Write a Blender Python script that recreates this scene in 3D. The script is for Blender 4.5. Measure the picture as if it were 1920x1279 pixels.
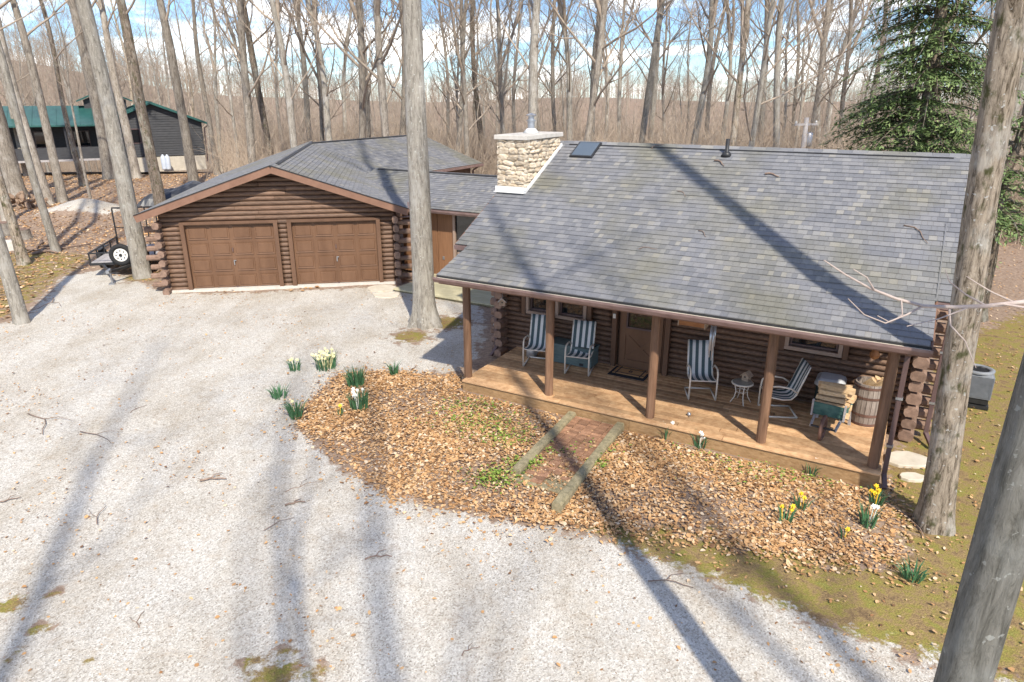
import bpy, math, random
import numpy as np
from mathutils import Vector, Matrix, noise as mnoise

SC = bpy.context.scene
for o in list(bpy.data.objects):
    bpy.data.objects.remove(o, do_unlink=True)
COL = SC.collection
R = math.radians
PI = math.pi

# ------------------------------------------------------------------ camera
CAM_H, FPX, PITCH = 6.0, 1310.0, R(19.4)
cam_d = bpy.data.cameras.new('camera'); cam = bpy.data.objects.new('camera', cam_d); COL.objects.link(cam)
cam.location = (0, 0, CAM_H); cam.rotation_euler = (R(90) - PITCH, 0, 0)
cam_d.sensor_width = 36.0; cam_d.lens = 36.0 * FPX / 1920.0
cam_d.clip_start = 0.1; cam_d.clip_end = 5000
SC.camera = cam

# ------------------------------------------------------------------ sky, sun, exposure
SUN_EL, SHADOW_AZ = R(46.5), R(-16)          # shadows run 16 deg left of straight ahead
sun_from = Vector((-math.sin(SHADOW_AZ) * math.cos(SUN_EL), -math.cos(SHADOW_AZ) * math.cos(SUN_EL), math.sin(SUN_EL)))
world = bpy.data.worlds.new('World'); SC.world = world; world.use_nodes = True
wt = world.node_tree; wt.nodes.clear()
def wn(t, **k):
    n = wt.nodes.new(t)
    for a, b in k.items(): setattr(n, a, b)
    return n
sky = wn('ShaderNodeTexSky'); sky.sky_type = 'NISHITA'; sky.sun_disc = False
sky.sun_elevation = SUN_EL
sky.sun_rotation = math.atan2(sun_from.x, sun_from.y)
sky.air_density = 1.0; sky.dust_density = 0.1; sky.ozone_density = 1.6; sky.altitude = 200
tc = wn('ShaderNodeTexCoord'); sep = wn('ShaderNodeSeparateXYZ'); wt.links.new(tc.outputs['Generated'], sep.inputs[0])
zz = wn('ShaderNodeMath', operation='MAXIMUM'); zz.inputs[1].default_value = 0.0; wt.links.new(sep.outputs['Z'], zz.inputs[0])
za = wn('ShaderNodeMath', operation='ADD'); za.inputs[1].default_value = 0.16; wt.links.new(zz.outputs[0], za.inputs[0])
dv = wn('ShaderNodeVectorMath', operation='DIVIDE'); wt.links.new(tc.outputs['Generated'], dv.inputs[0])
cmb = wn('ShaderNodeCombineXYZ')
for i in range(3): wt.links.new(za.outputs[0], cmb.inputs[i])
wt.links.new(cmb.outputs[0], dv.inputs[1])
cn = wn('ShaderNodeTexNoise'); cn.inputs['Scale'].default_value = 1.5; cn.inputs['Detail'].default_value = 7; cn.inputs['Roughness'].default_value = 0.55
wt.links.new(dv.outputs[0], cn.inputs['Vector'])
cr = wn('ShaderNodeValToRGB'); cr.color_ramp.elements[0].position = 0.49; cr.color_ramp.elements[1].position = 0.66
cr.color_ramp.elements[0].color = (0, 0, 0, 1); cr.color_ramp.elements[1].color = (1, 1, 1, 1)
wt.links.new(cn.outputs['Fac'], cr.inputs[0])
cmix = wn('ShaderNodeMix', data_type='RGBA'); cmix.inputs[7].default_value = (10.5, 10.2, 9.8, 1)
tint = wn('ShaderNodeMix', data_type='RGBA', blend_type='MULTIPLY'); tint.inputs[0].default_value = 1; tint.inputs[7].default_value = (.44, .58, .78, 1)
wt.links.new(sky.outputs[0], tint.inputs[6]); wt.links.new(cr.outputs[0], cmix.inputs[0]); wt.links.new(tint.outputs[2], cmix.inputs[6])
bg = wn('ShaderNodeBackground'); bg.inputs['Strength'].default_value = 0.15
wo = wn('ShaderNodeOutputWorld')
wt.links.new(cmix.outputs[2], bg.inputs['Color']); wt.links.new(bg.outputs[0], wo.inputs['Surface'])

sl = bpy.data.lights.new('sun', 'SUN'); sl.energy = 3.7; sl.angle = R(1.1); sl.color = (1.0, 0.93, 0.81)
sun = bpy.data.objects.new('sun', sl); COL.objects.link(sun); sun.location = sun_from * 60
sun.rotation_euler = (-sun_from).to_track_quat('-Z', 'Y').to_euler()

vs = SC.view_settings; vs.view_transform = 'Standard'; vs.look = 'None'; vs.gamma = 1; vs.use_curve_mapping = False
vs.exposure = 0.76

# ------------------------------------------------------------------ survey helper: sight line -> point at height z
def ray(u, v):
    x = (u - 960) / FPX; y = -(v - 639.5) / FPX
    return Vector((x, math.cos(PITCH) + y * math.sin(PITCH), -math.sin(PITCH) + y * math.cos(PITCH)))
def G(u, v, z=0.0):
    d = ray(u, v); t = (z - CAM_H) / d.z
    return Vector((d.x * t, d.y * t, z))
def away(u, dist):
    d = ray(u, 176); d.z = 0; d.normalize(); return d * dist

# ------------------------------------------------------------------ mesh helpers
class MB:
    def __init__(s): s.v = []; s.f = []; s.t = []
    def add(s, vs, fs, tone=0.0):
        b = len(s.v); s.v.extend([tuple(p) for p in vs]); s.f.extend([tuple(b + i for i in f) for f in fs]); s.t.extend([tone] * len(fs)); return s
    def box(s, c, d, rz=0, tone=0.0, M=None):
        x, y, z = d[0] / 2, d[1] / 2, d[2] / 2
        P = [Vector((a, b, e)) for e in (-z, z) for b in (-y, y) for a in (-x, x)]
        if M is None: M = Matrix.Rotation(rz, 3, 'Z')
        P = [M @ p + Vector(c) for p in P]
        return s.add(P, [(0, 2, 3, 1), (4, 5, 7, 6), (0, 1, 5, 4), (2, 6, 7, 3), (0, 4, 6, 2), (1, 3, 7, 5)], tone)
    def bar(s, a, b, w, h, tone=0.0):
        a = Vector(a); b = Vector(b); d = (b - a); L = d.length; q = d.normalized()
        up = Vector((0, 0, 1)) if abs(q.z) < .95 else Vector((0, 1, 0))
        sd = q.cross(up).normalized(); u2 = sd.cross(q)
        M = Matrix((q, sd, u2)).transposed()
        return s.box((a + b) / 2, (L, w, h), M=M, tone=tone)
    def tube(s, pts, rad, n=6, cap=True, tone=0.0, flat=None):
        pts = [Vector(p) for p in pts]
        if not hasattr(rad, '__len__'): rad = [rad] * len(pts)
        V = []; prev = None
        for i, p in enumerate(pts):
            d = (pts[min(i + 1, len(pts) - 1)] - pts[max(i - 1, 0)])
            if d.length < 1e-9: d = Vector((0, 0, 1))
            d.normalize()
            if prev is None:
                a = Vector((1, 0, 0)) if abs(d.x) < .9 else Vector((0, 1, 0)); prev = d.cross(a).normalized()
            a = prev - d * prev.dot(d)
            if a.length < 1e-6: a = d.orthogonal()
            a.normalize(); prev = a; b = d.cross(a)
            for k in range(n):
                t = 2 * PI * k / n
                V.append(p + (a * math.cos(t) + b * math.sin(t)) * rad[i])
        F = [(i * n + k, i * n + (k + 1) % n, (i + 1) * n + (k + 1) % n, (i + 1) * n + k) for i in range(len(pts) - 1) for k in range(n)]
        if cap: F += [tuple(range(n - 1, -1, -1)), tuple((len(pts) - 1) * n + k for k in range(n))]
        return s.add(V, F, tone)
    def lathe(s, prof, n=20, c=(0, 0, 0), cap=True, tone=0.0):
        V = [(c[0] + r * math.cos(2 * PI * k / n), c[1] + r * math.sin(2 * PI * k / n), c[2] + z) for r, z in prof for k in range(n)]
        F = [(i * n + k, i * n + (k + 1) % n, (i + 1) * n + (k + 1) % n, (i + 1) * n + k) for i in range(len(prof) - 1) for k in range(n)]
        if cap: F += [tuple(range(n - 1, -1, -1)), tuple((len(prof) - 1) * n + k for k in range(n))]
        return s.add(V, F, tone)
    def prism(s, poly, axis, a, b, tone=0.0):
        n = len(poly)
        def P(p, t): return {'x': (t, p[0], p[1]), 'y': (p[0], t, p[1]), 'z': (p[0], p[1], t)}[axis]
        V = [P(p, a) for p in poly] + [P(p, b) for p in poly]
        F = [tuple(range(n - 1, -1, -1)), tuple(range(n, 2 * n))] + [(i, (i + 1) % n, n + (i + 1) % n, n + i) for i in range(n)]
        return s.add(V, F, tone)
    def mesh(s, name, m, smooth=False, tone=False, recalc=True):
        me = bpy.data.meshes.new(name); me.from_pydata(s.v, [], s.f); me.update()
        if recalc:
            import bmesh
            bm = bmesh.new(); bm.from_mesh(me); bmesh.ops.recalc_face_normals(bm, faces=bm.faces); bm.to_mesh(me); bm.free()
        if tone:
            at = me.attributes.new('tone', 'FLOAT', 'FACE'); at.data.foreach_set('value', s.t)
        if m: me.materials.append(m)
        if smooth: me.polygons.foreach_set('use_smooth', [True] * len(me.polygons))
        return me
    def build(s, name, m, parent=None, smooth=False, tone=False, bevel=0, recalc=True):
        return obj(name, s.mesh(name, m, smooth, tone, recalc), parent, bevel)

def obj(name, me, parent=None, bevel=0):
    o = bpy.data.objects.new(name, me); COL.objects.link(o)
    if parent: o.parent = parent
    if bevel:
        b = o.modifiers.new('bevel', 'BEVEL'); b.width = bevel; b.segments = 2; b.limit_method = 'ANGLE'
    return o
def thing(name, label, cat, loc=(0, 0, 0), rz=0, group=None):
    o = bpy.data.objects.new(name, None); COL.objects.link(o); o.location = loc; o.rotation_euler = (0, 0, rz)
    return tag(o, label, cat, group)
def tag(o, label=None, cat=None, group=None, kind=None):
    if label: o['label'] = label
    if cat: o['category'] = cat
    if group: o['group'] = group
    if kind: o['kind'] = kind
    return o
def dup(root, loc, rz, label=None, group=None, scale=1):
    r = root.copy(); COL.objects.link(r); r.location = loc; r.rotation_euler = (0, 0, rz); r.scale = (scale,) * 3
    if label: r['label'] = label
    if group: r['group'] = group
    for ch in list(root.children):
        c = ch.copy(); COL.objects.link(c); c.parent = r
        for g in list(ch.children):
            d = g.copy(); COL.objects.link(d); d.parent = c
    return r

# ------------------------------------------------------------------ materials
def new_mat(name):
    m = bpy.data.materials.new(name); m.use_nodes = True; nt = m.node_tree
    bs = nt.nodes['Principled BSDF']; return m, nt, bs
def nd(nt, t, **k):
    n = nt.nodes.new(t)
    for a, b in k.items(): setattr(n, a, b)
    return n
def noise_node(nt, vec, scale, detail=4, rough=.55):
    n = nd(nt, 'ShaderNodeTexNoise'); n.inputs['Scale'].default_value = scale; n.inputs['Detail'].default_value = detail; n.inputs['Roughness'].default_value = rough
    if vec is not None: nt.links.new(vec, n.inputs['Vector'])
    return n
def ramp(nt, fac, stops, interp='LINEAR'):
    r = nd(nt, 'ShaderNodeValToRGB'); r.color_ramp.interpolation = interp
    e = r.color_ramp.elements
    while len(e) < len(stops): e.new(0.5)
    for i, (p, c) in enumerate(stops): e[i].position = p; e[i].color = (*c, 1) if len(c) == 3 else c
    nt.links.new(fac, r.inputs[0]); return r
def mixc(nt, fac, a, b, blend='MIX'):
    m = nd(nt, 'ShaderNodeMix', data_type='RGBA', blend_type=blend)
    for sock, val in ((0, fac), (6, a), (7, b)):
        if hasattr(val, 'is_linked'): nt.links.new(val, m.inputs[sock])
        elif isinstance(val, (tuple, list)): m.inputs[sock].default_value = (*val, 1)
        else: m.inputs[sock].default_value = val
    return m.outputs[2]
def math_n(nt, op, a, b=None):
    m = nd(nt, 'ShaderNodeMath', operation=op)
    for i, v in enumerate((a, b)):
        if v is None: continue
        if hasattr(v, 'is_linked'): nt.links.new(v, m.inputs[i])
        else: m.inputs[i].default_value = v
    return m.outputs[0]
def bump(nt, bs, h, strength, dist=.02):
    b = nd(nt, 'ShaderNodeBump'); b.inputs['Strength'].default_value = strength; b.inputs['Distance'].default_value = dist
    nt.links.new(h, b.inputs['Height']); nt.links.new(b.outputs[0], bs.inputs['Normal'])
def coords(nt, kind='Object', scale=(1, 1, 1)):
    c = nd(nt, 'ShaderNodeTexCoord'); m = nd(nt, 'ShaderNodeMapping'); m.inputs['Scale'].default_value = scale
    if kind == 'World':
        g = nd(nt, 'ShaderNodeNewGeometry'); nt.links.new(g.outputs['Position'], m.inputs['Vector'])
    else: nt.links.new(c.outputs[kind], m.inputs['Vector'])
    return m.outputs[0]
def mat(name, ca, cb, scale=8, stretch=(1, 1, 1), rough=.8, bmp=.3, vary=.25, space='Object', metal=0, spec=.3, fine=0):
    """noise between two colours, each object a little lighter or darker"""
    m, nt, bs = new_mat(name)
    vec = coords(nt, space, stretch)
    n = noise_node(nt, vec, scale, 6, .62)
    c = ramp(nt, n.outputs['Fac'], [(.3, ca), (.7, cb)]).outputs[0]
    oi = nd(nt, 'ShaderNodeObjectInfo')
    k = math_n(nt, 'ADD', math_n(nt, 'MULTIPLY', oi.outputs['Random'], vary), 1 - vary / 2)
    hsv = nd(nt, 'ShaderNodeHueSaturation'); nt.links.new(c, hsv.inputs['Color']); nt.links.new(k, hsv.inputs['Value'])
    nt.links.new(hsv.outputs[0], bs.inputs['Base Color'])
    bs.inputs['Roughness'].default_value = rough; bs.inputs['Metallic'].default_value = metal; bs.inputs['Specular IOR Level'].default_value = spec
    if bmp: bump(nt, bs, n.outputs['Fac'], bmp, .01)
    return m

M = {}
M['log'] = mat('log_brown', (.085, .05, .032), (.205, .124, .082), 5, (.35, 6, 6), .6, .35, .38, 'World', spec=.35)
M['log_end'] = mat('log_end', (.15, .095, .068), (.29, .19, .14), 9, (1, 1, 1), .75, .4, .3, 'World')
M['trim'] = mat('trim_brown', (.105, .057, .034), (.165, .092, .056), 4, (1, 1, .2), .55, .15, .15, 'World')
M['door'] = mat('door_brown', (.125, .065, .036), (.18, .098, .056), 3, (1, 1, .3), .5, .12, .06, 'World')
M['post'] = mat('post_brown', (.12, .064, .037), (.25, .145, .088), 5, (3, 3, .35), .6, .3, .2, 'World')
M['fascia'] = mat('fascia', (.185, .10, .066), (.25, .14, .094), 3, (1, 1, 1), .55, .15, .1, 'World')
M['gutter'] = mat('gutter_metal', (.16, .10, .088), (.27, .185, .165), 3, (.6, 2, 2), .35, .05, .05, 'World', spec=.5)
M['spout'] = mat('downspout', (.10, .062, .058), (.135, .085, .08), 3, (1, 1, 1), .4, .05, .1, 'World', spec=.5)
M['plank'] = mat('deck_plank', (.37, .205, .10), (.60, .39, .215), 4, (2, 2, 7), .65, .25, .6, 'World')
M['fasciawood'] = mat('deck_fascia', (.26, .15, .065), (.44, .28, .14), 4, (2, 2, 6), .7, .25, .2, 'World')
M['timber'] = mat('old_timber', (.17, .15, .085), (.37, .31, .19), 6, (2, 2, 2), .9, .6, .2, 'World')
M['winframe'] = mat('window_frame', (.30, .215, .165), (.37, .27, .21), 4, (1, 1, 1), .5, .1, .06, 'World')
M['dark'] = mat('dark_interior', (.012, .011, .01), (.02, .018, .016), 3, (1, 1, 1), .9, 0, 0)
M['black'] = mat('black_metal', (.014, .014, .015), (.03, .03, .031), 9, (1, 1, 1), .45, .1, .1, spec=.5)
M['rubber'] = mat('rubber', (.016, .016, .017), (.03, .03, .03), 20, (1, 1, 1), .8, .3, .1)
M['white'] = mat('white_paint', (.66, .64, .58), (.78, .76, .71), 12, (1, 1, 1), .45, .08, .05)
M['chairframe'] = mat('cream_tube', (.60, .54, .45), (.72, .66, .57), 14, (1, 1, 1), .4, .05, .05, spec=.5)
M['concrete'] = mat('concrete', (.50, .46, .40), (.63, .59, .53), 7, (1, 1, 1), .9, .3, .05, 'World')
M['stone'] = mat('cream_stone', (.36, .265, .17), (.72, .635, .50), 7, (1, 1, 2.2), .9, 1.0, .5, 'World')
M['mortar'] = mat('mortar', (.44, .36, .26), (.56, .48, .37), 14, (1, 1, 1), .95, .5, .05, 'World')
M['flash'] = mat('white_flashing', (.66, .65, .62), (.78, .77, .74), 4, (1, 1, 1), .5, .1, .05, 'World')
M['galv'] = mat('galvanised', (.36, .37, .39), (.55, .56, .58), 9, (1, 1, 3), .35, .1, .1, metal=.8)
M['brick'] = mat('path_brick', (.23, .12, .07), (.42, .235, .14), 9, (1, 1, 1), .9, .5, .55, 'World')
M['firewood'] = mat('split_wood', (.46, .29, .14), (.72, .53, .32), 9, (1, 6, 6), .85, .5, .35)
M['bark'] = mat('firewood_bark', (.20, .13, .085), (.38, .27, .19), 12, (1, 3, 3), .95, .7, .3)
M['barrel'] = mat('barrel_wood', (.18, .145, .12), (.38, .32, .275), 7, (6, 6, .35), .85, .4, .3)
M['hoop'] = mat('rusty_hoop', (.10, .055, .04), (.18, .10, .075), 9, (1, 1, 1), .7, .3, .1)
M['wbgreen'] = mat('barrow_green', (.03, .09, .075), (.10, .19, .16), 8, (1, 1, 1), .7, .3, .15)
M['graywood'] = mat('grey_wood', (.27, .25, .25), (.48, .45, .43), 8, (1, 3, 3), .85, .4, .2)
M['lid'] = mat('grey_plastic', (.42, .44, .46), (.54, .56, .58), 5, (1, 1, 1), .4, .05, .05)
M['binbody'] = mat('dark_green_bin', (.012, .03, .032), (.02, .042, .044), 4, (1, 1, 1), .5, .05, .05)
M['teal'] = mat('teal_box', (.09, .13, .13), (.14, .19, .185), 6, (1, 1, 4), .6, .15, .1)
M['matbrown'] = mat('coir', (.42, .24, .11), (.55, .34, .17), 60, (1, 1, 1), .95, .4, .05)
M['matblack'] = mat('mat_rubber', (.018, .02, .026), (.035, .038, .046), 30, (1, 1, 1), .8, .3, .05)
M['tabletop'] = mat('frosted_glass', (.26, .26, .23), (.34, .34, .30), 20, (1, 1, 1), .25, .05, .02, spec=.6)
M['birdwood'] = mat('bird_wood', (.28, .20, .14), (.46, .36, .27), 12, (1, 1, 3), .85, .3, .1)
M['orangewood'] = mat('stained_wood', (.26, .10, .035), (.40, .18, .07), 6, (1, 4, 4), .6, .2, .1)
M['siding'] = mat('grey_siding', (.045, .046, .05), (.075, .076, .08), 3, (1, 1, 6), .8, .2, .12)
M['green_roof'] = mat('green_metal', (.02, .085, .075), (.035, .12, .105), 3, (1, 1, 1), .4, .05, .05, spec=.5)
M['found'] = mat('block_wall', (.42, .38, .31), (.54, .49, .41), 3, (1, 1, 1), .95, .3, .05)
M['tarp'] = mat('black_tarp', (.02, .022, .028), (.05, .053, .06), 4, (1, 1, 1), .35, .3, .1, spec=.6)
M['tank'] = mat('tank_white', (.45, .50, .58), (.58, .62, .68), 3, (1, 1, 1), .4, .05, .05)
M['ac'] = mat('ac_grey', (.17, .18, .19), (.24, .25, .26), 6, (1, 1, 1), .5, .05, .05)
M['flag'] = mat('flagstone', (.50, .44, .34), (.66, .60, .49), 5, (1, 1, 1), .9, .5, .2, 'World')
M['stem'] = mat('twig_wood', (.15, .10, .075), (.30, .22, .17), 20, (1, 1, 1), .9, .3, .4)
M['blade'] = mat('daffodil_leaf', (.035, .10, .045), (.08, .19, .085), 9, (1, 1, 1), .5, 0, .3, spec=.4)
M['petal'] = mat('daffodil_pale', (.72, .66, .30), (.85, .80, .52), 20, (1, 1, 1), .6, 0, .1)
M['petaly'] = mat('daffodil_yellow', (.80, .50, .02), (.88, .62, .05), 20, (1, 1, 1), .6, 0, .1)
M['petalw'] = mat('daffodil_white', (.78, .77, .68), (.88, .87, .80), 20, (1, 1, 1), .6, 0, .1)
M['rope'] = mat('silver_tube', (.55, .58, .62), (.7, .73, .76), 9, (1, 1, 1), .3, 0, .1, metal=.6)
M['t111'] = mat('panel_siding', (.20, .098, .048), (.29, .148, .076), 4, (8, 8, .4), .7, .2, .1, 'World')
M['boardwalk'] = mat('pale_boards', (.40, .36, .22), (.56, .51, .34), 4, (1, 5, 1), .85, .3, .2, 'World')

def glass_mat():
    m, nt, bs = new_mat('window_glass'); bs.inputs['Base Color'].default_value = (.012, .013, .015, 1)
    bs.inputs['Roughness'].default_value = .03; bs.inputs['Specular IOR Level'].default_value = .9
    return m
M['glass'] = glass_mat()
def skylight_mat():
    m, nt, bs = new_mat('skylight_dome'); bs.inputs['Base Color'].default_value = (.11, .135, .16, 1)
    bs.inputs['Roughness'].default_value = .12; bs.inputs['Specular IOR Level'].default_value = .8
    return m
M['skylight'] = skylight_mat()
def stripe_mat():
    m, nt, bs = new_mat('striped_sling'); c = nd(nt, 'ShaderNodeTexCoord'); s = nd(nt, 'ShaderNodeSeparateXYZ'); nt.links.new(c.outputs['Object'], s.inputs[0])
    f = math_n(nt, 'FRACT', math_n(nt, 'ADD', math_n(nt, 'MULTIPLY', s.outputs['X'], 1 / .128), 10.25))
    st = math_n(nt, 'GREATER_THAN', f, .5)
    n = noise_node(nt, c.outputs['Object'], 90, 2)
    a = ramp(nt, n.outputs['Fac'], [(.3, (.62, .63, .62)), (.7, (.76, .76, .74))]).outputs[0]
    b = ramp(nt, n.outputs['Fac'], [(.3, (.045, .075, .085)), (.7, (.085, .125, .135))]).outputs[0]
    nt.links.new(mixc(nt, st, a, b), bs.inputs['Base Color']); bs.inputs['Roughness'].default_value = .85
    bump(nt, bs, n.outputs['Fac'], .2, .003); return m
M['sling'] = stripe_mat()
def shingle_mat():
    m, nt, bs = new_mat('asphalt_shingle')
    oi = nd(nt, 'ShaderNodeObjectInfo'); at = nd(nt, 'ShaderNodeAttribute', attribute_name='tone')
    v = math_n(nt, 'FRACT', math_n(nt, 'ADD', oi.outputs['Random'], at.outputs['Fac']))
    c = ramp(nt, v, [(0, (.160, .162, .172)), (.2, (.177, .178, .187)), (.45, (.193, .193, .201)), (.65, (.207, .205, .209)), (.85, (.237, .233, .230)), (.95, (.262, .250, .228))], 'CONSTANT').outputs[0]
    w = coords(nt, 'World'); n1 = noise_node(nt, w, .55, 3); n2 = noise_node(nt, w, 140, 2)
    alg = ramp(nt, n1.outputs['Fac'], [(.46, (0, 0, 0)), (.66, (1, 1, 1))]).outputs[0]
    c2 = mixc(nt, math_n(nt, 'MULTIPLY', alg, .5), c, (.17, .155, .085))
    g = ramp(nt, n2.outputs['Fac'], [(.3, (.72, .72, .72)), (.7, (1.25, 1.25, 1.25))]).outputs[0]
    nt.links.new(mixc(nt, 1.0, c2, g, 'MULTIPLY'), bs.inputs['Base Color']); bs.inputs['Roughness'].default_value = .85
    bs.inputs['Specular IOR Level'].default_value = .35
    bump(nt, bs, n2.outputs['Fac'], .35, .004); return m
M['shingle'] = shingle_mat()
def bark_mat(name, ca, cb, cl, moss=.0):
    m, nt, bs = new_mat(name)
    v = coords(nt, 'Object', (1, 1, .16)); n = noise_node(nt, v, 17, 10, .8); n.inputs['Distortion'].default_value = .6; fn = noise_node(nt, coords(nt, 'Object', (1, 1, 1)), 16, 3, .5)
    v2 = coords(nt, 'Object', (1, 1, .6)); n2 = noise_node(nt, v2, 2.3, 5, .65); n3 = noise_node(nt, v2, 7, 4, .6)
    c = ramp(nt, n.outputs['Fac'], [(.40, ca), (.49, tuple(.4 * p + .6 * q for p, q in zip(ca, cb))), (.58, cb)]).outputs[0]
    lich = ramp(nt, n2.outputs['Fac'], [(.52, (0, 0, 0)), (.66, (1, 1, 1))]).outputs[0]
    c = mixc(nt, math_n(nt, 'MULTIPLY', lich, .6), c, cl)
    sp = ramp(nt, fn.outputs['Fac'], [(.66, (0, 0, 0)), (.69, (1, 1, 1))]).outputs[0]; c = mixc(nt, math_n(nt, 'MULTIPLY', sp, .7), c, tuple(min(.6, 1.25 * q) for q in cl))
    if moss:
        ms = ramp(nt, n3.outputs['Fac'], [(.55, (0, 0, 0)), (.68, (1, 1, 1))]).outputs[0]
        c = mixc(nt, math_n(nt, 'MULTIPLY', ms, moss), c, (.06, .065, .02))
    oi = nd(nt, 'ShaderNodeObjectInfo'); k = math_n(nt, 'ADD', math_n(nt, 'MULTIPLY', oi.outputs['Random'], .5), .75)
    h = nd(nt, 'ShaderNodeHueSaturation'); nt.links.new(c, h.inputs['Color']); nt.links.new(k, h.inputs['Value'])
    nt.links.new(h.outputs[0], bs.inputs['Base Color']); bs.inputs['Roughness'].default_value = .95; bs.inputs['Specular IOR Level'].default_value = .15
    bump(nt, bs, n.outputs['Fac'], 1.0, .05); return m
M['bark_grey'] = bark_mat('bark_grey', (.135, .112, .088), (.38, .335, .28), (.46, .43, .38))
M['bark_beech'] = bark_mat('bark_beech', (.145, .138, .115), (.32, .305, .265), (.44, .44, .40))
M['bark_smooth'] = bark_mat('bark_smooth', (.18, .16, .132), (.40, .365, .31), (.50, .475, .43))
M['bark_moss'] = bark_mat('bark_moss', (.085, .064, .043), (.44, .365, .28), (.54, .51, .45), .85)
M['bark_dark'] = bark_mat('bark_dark', (.055, .044, .033), (.25, .20, .155), (.40, .40, .34), .7)
M['twigs'] = mat('bare_twigs', (.25, .20, .155), (.45, .375, .30), 3, (1, 1, 1), .95, 0, .3, spec=.1)
M['brush'] = mat('brush_stems', (.33, .255, .185), (.52, .42, .32), 1, (1, 1, 1), .95, 0, .4, spec=.1)
def needle_mat():
    m, nt, bs = new_mat('hemlock_needles'); at = nd(nt, 'ShaderNodeAttribute', attribute_name='tone')
    c = ramp(nt, at.outputs['Fac'], [(0, (.06, .10, .035)), (.5, (.145, .21, .075)), (1, (.27, .33, .13))]).outputs[0]
    nt.links.new(c, bs.inputs['Base Color']); bs.inputs['Roughness'].default_value = .6; bs.inputs['Specular IOR Level'].default_value = .25; return m
M['needle'] = needle_mat()
def leaf_mat(name, stops):
    m, nt, bs = new_mat(name); at = nd(nt, 'ShaderNodeAttribute', attribute_name='tone')
    c = ramp(nt, at.outputs['Fac'], stops).outputs[0]
    nt.links.new(c, bs.inputs['Base Color']); bs.inputs['Roughness'].default_value = .75; bs.inputs['Specular IOR Level'].default_value = .25; return m
M['leaf'] = leaf_mat('dry_leaf', [(0, (.17, .09, .045)), (.22, (.34, .175, .075)), (.5, (.50, .285, .125)), (.75, (.58, .36, .175)), (.92, (.62, .43, .25)), (1, (.64, .49, .33))])
M['cover'] = leaf_mat('green_sprouts', [(0, (.08, .14, .02)), (.5, (.18, .27, .04)), (1, (.32, .40, .08))])

def ground_mat():
    m, nt, bs = new_mat('ground')
    w = coords(nt, 'World')
    ga = nd(nt, 'ShaderNodeAttribute', attribute_name='gravel').outputs['Fac']; la = nd(nt, 'ShaderNodeAttribute', attribute_name='leaf').outputs['Fac']; ma = nd(nt, 'ShaderNodeAttribute', attribute_name='moss').outputs['Fac']
    # gravel
    v = nd(nt, 'ShaderNodeTexVoronoi'); v.inputs['Scale'].default_value = 55; nt.links.new(w, v.inputs['Vector'])
    n1 = noise_node(nt, coords(nt, 'World', (1.2, .55, 1)), .8, 7, .65); n2 = noise_node(nt, w, 34, 4, .7); n3 = noise_node(nt, w, 5, 5, .65)
    stone = ramp(nt, v.outputs['Color'], [(0, (.24, .21, .17)), (.35, (.45, .42, .37)), (.75, (.58, .55, .49)), (1, (.70, .675, .62))]).outputs[0]
    dirt = ramp(nt, n3.outputs['Fac'], [(.50, (0, 0, 0)), (.72, (1, 1, 1))]).outputs[0]
    gcol = mixc(nt, math_n(nt, 'MULTIPLY', dirt, .38), stone, (.36, .28, .20))
    big = ramp(nt, n1.outputs['Fac'], [(.33, (.85, .81, .755)), (.58, (1.07, 1.07, 1.07))]).outputs[0]
    gcol = mixc(nt, 1.0, gcol, big, 'MULTIPLY')
    speck = ramp(nt, n2.outputs['Fac'], [(.60, (0, 0, 0)), (.68, (1, 1, 1))]).outputs[0]
    gcol = mixc(nt, math_n(nt, 'MULTIPLY', speck, .62), gcol, (.21, .145, .10))
    # leafy soil
    n4 = noise_node(nt, w, 9, 6, .75)
    lcol = ramp(nt, n4.outputs['Fac'], [(.3, (.17, .12, .088)), (.48, (.28, .20, .145)), (.62, (.37, .275, .205)), (.75, (.45, .355, .28))]).outputs[0]
    # moss and thin lawn
    n5 = noise_node(nt, w, 3.4, 9, .78); n6 = noise_node(nt, w, 60, 3, .7)
    mcol = ramp(nt, n5.outputs['Fac'], [(.36, (.15, .10, .055)), (.46, (.26, .18, .085)), (.54, (.24, .195, .055)), (.62, (.215, .205, .05)), (.72, (.37, .31, .16))]).outputs[0]
    mf = ramp(nt, n6.outputs['Fac'], [(.3, (.6, .6, .6)), (.7, (1.4, 1.4, 1.4))]).outputs[0]
    mcol = mixc(nt, 1.0, mcol, mf, 'MULTIPLY')
    def edge(att, amp, nn):
        a = math_n(nt, 'ADD', att, math_n(nt, 'MULTIPLY', math_n(nt, 'SUBTRACT', nn, .5), amp))
        return ramp(nt, a, [(.44, (0, 0, 0)), (.56, (1, 1, 1))]).outputs[0]
    n7 = noise_node(nt, w, 3.0, 8, .75)
    col = mixc(nt, edge(ma, 2.6, n7.outputs['Fac']), lcol, mcol)
    gm = edge(ga, 1.6, n7.outputs['Fac'])
    col = mixc(nt, gm, col, gcol)
    nt.links.new(col, bs.inputs['Base Color']); bs.inputs['Roughness'].default_value = .95; bs.inputs['Specular IOR Level'].default_value = .15
    h = math_n(nt, 'ADD', math_n(nt, 'MULTIPLY', v.outputs['Distance'], .6), n4.outputs['Fac'])
    bump(nt, bs, h, .6, .02); return m
M['ground'] = ground_mat()

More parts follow.
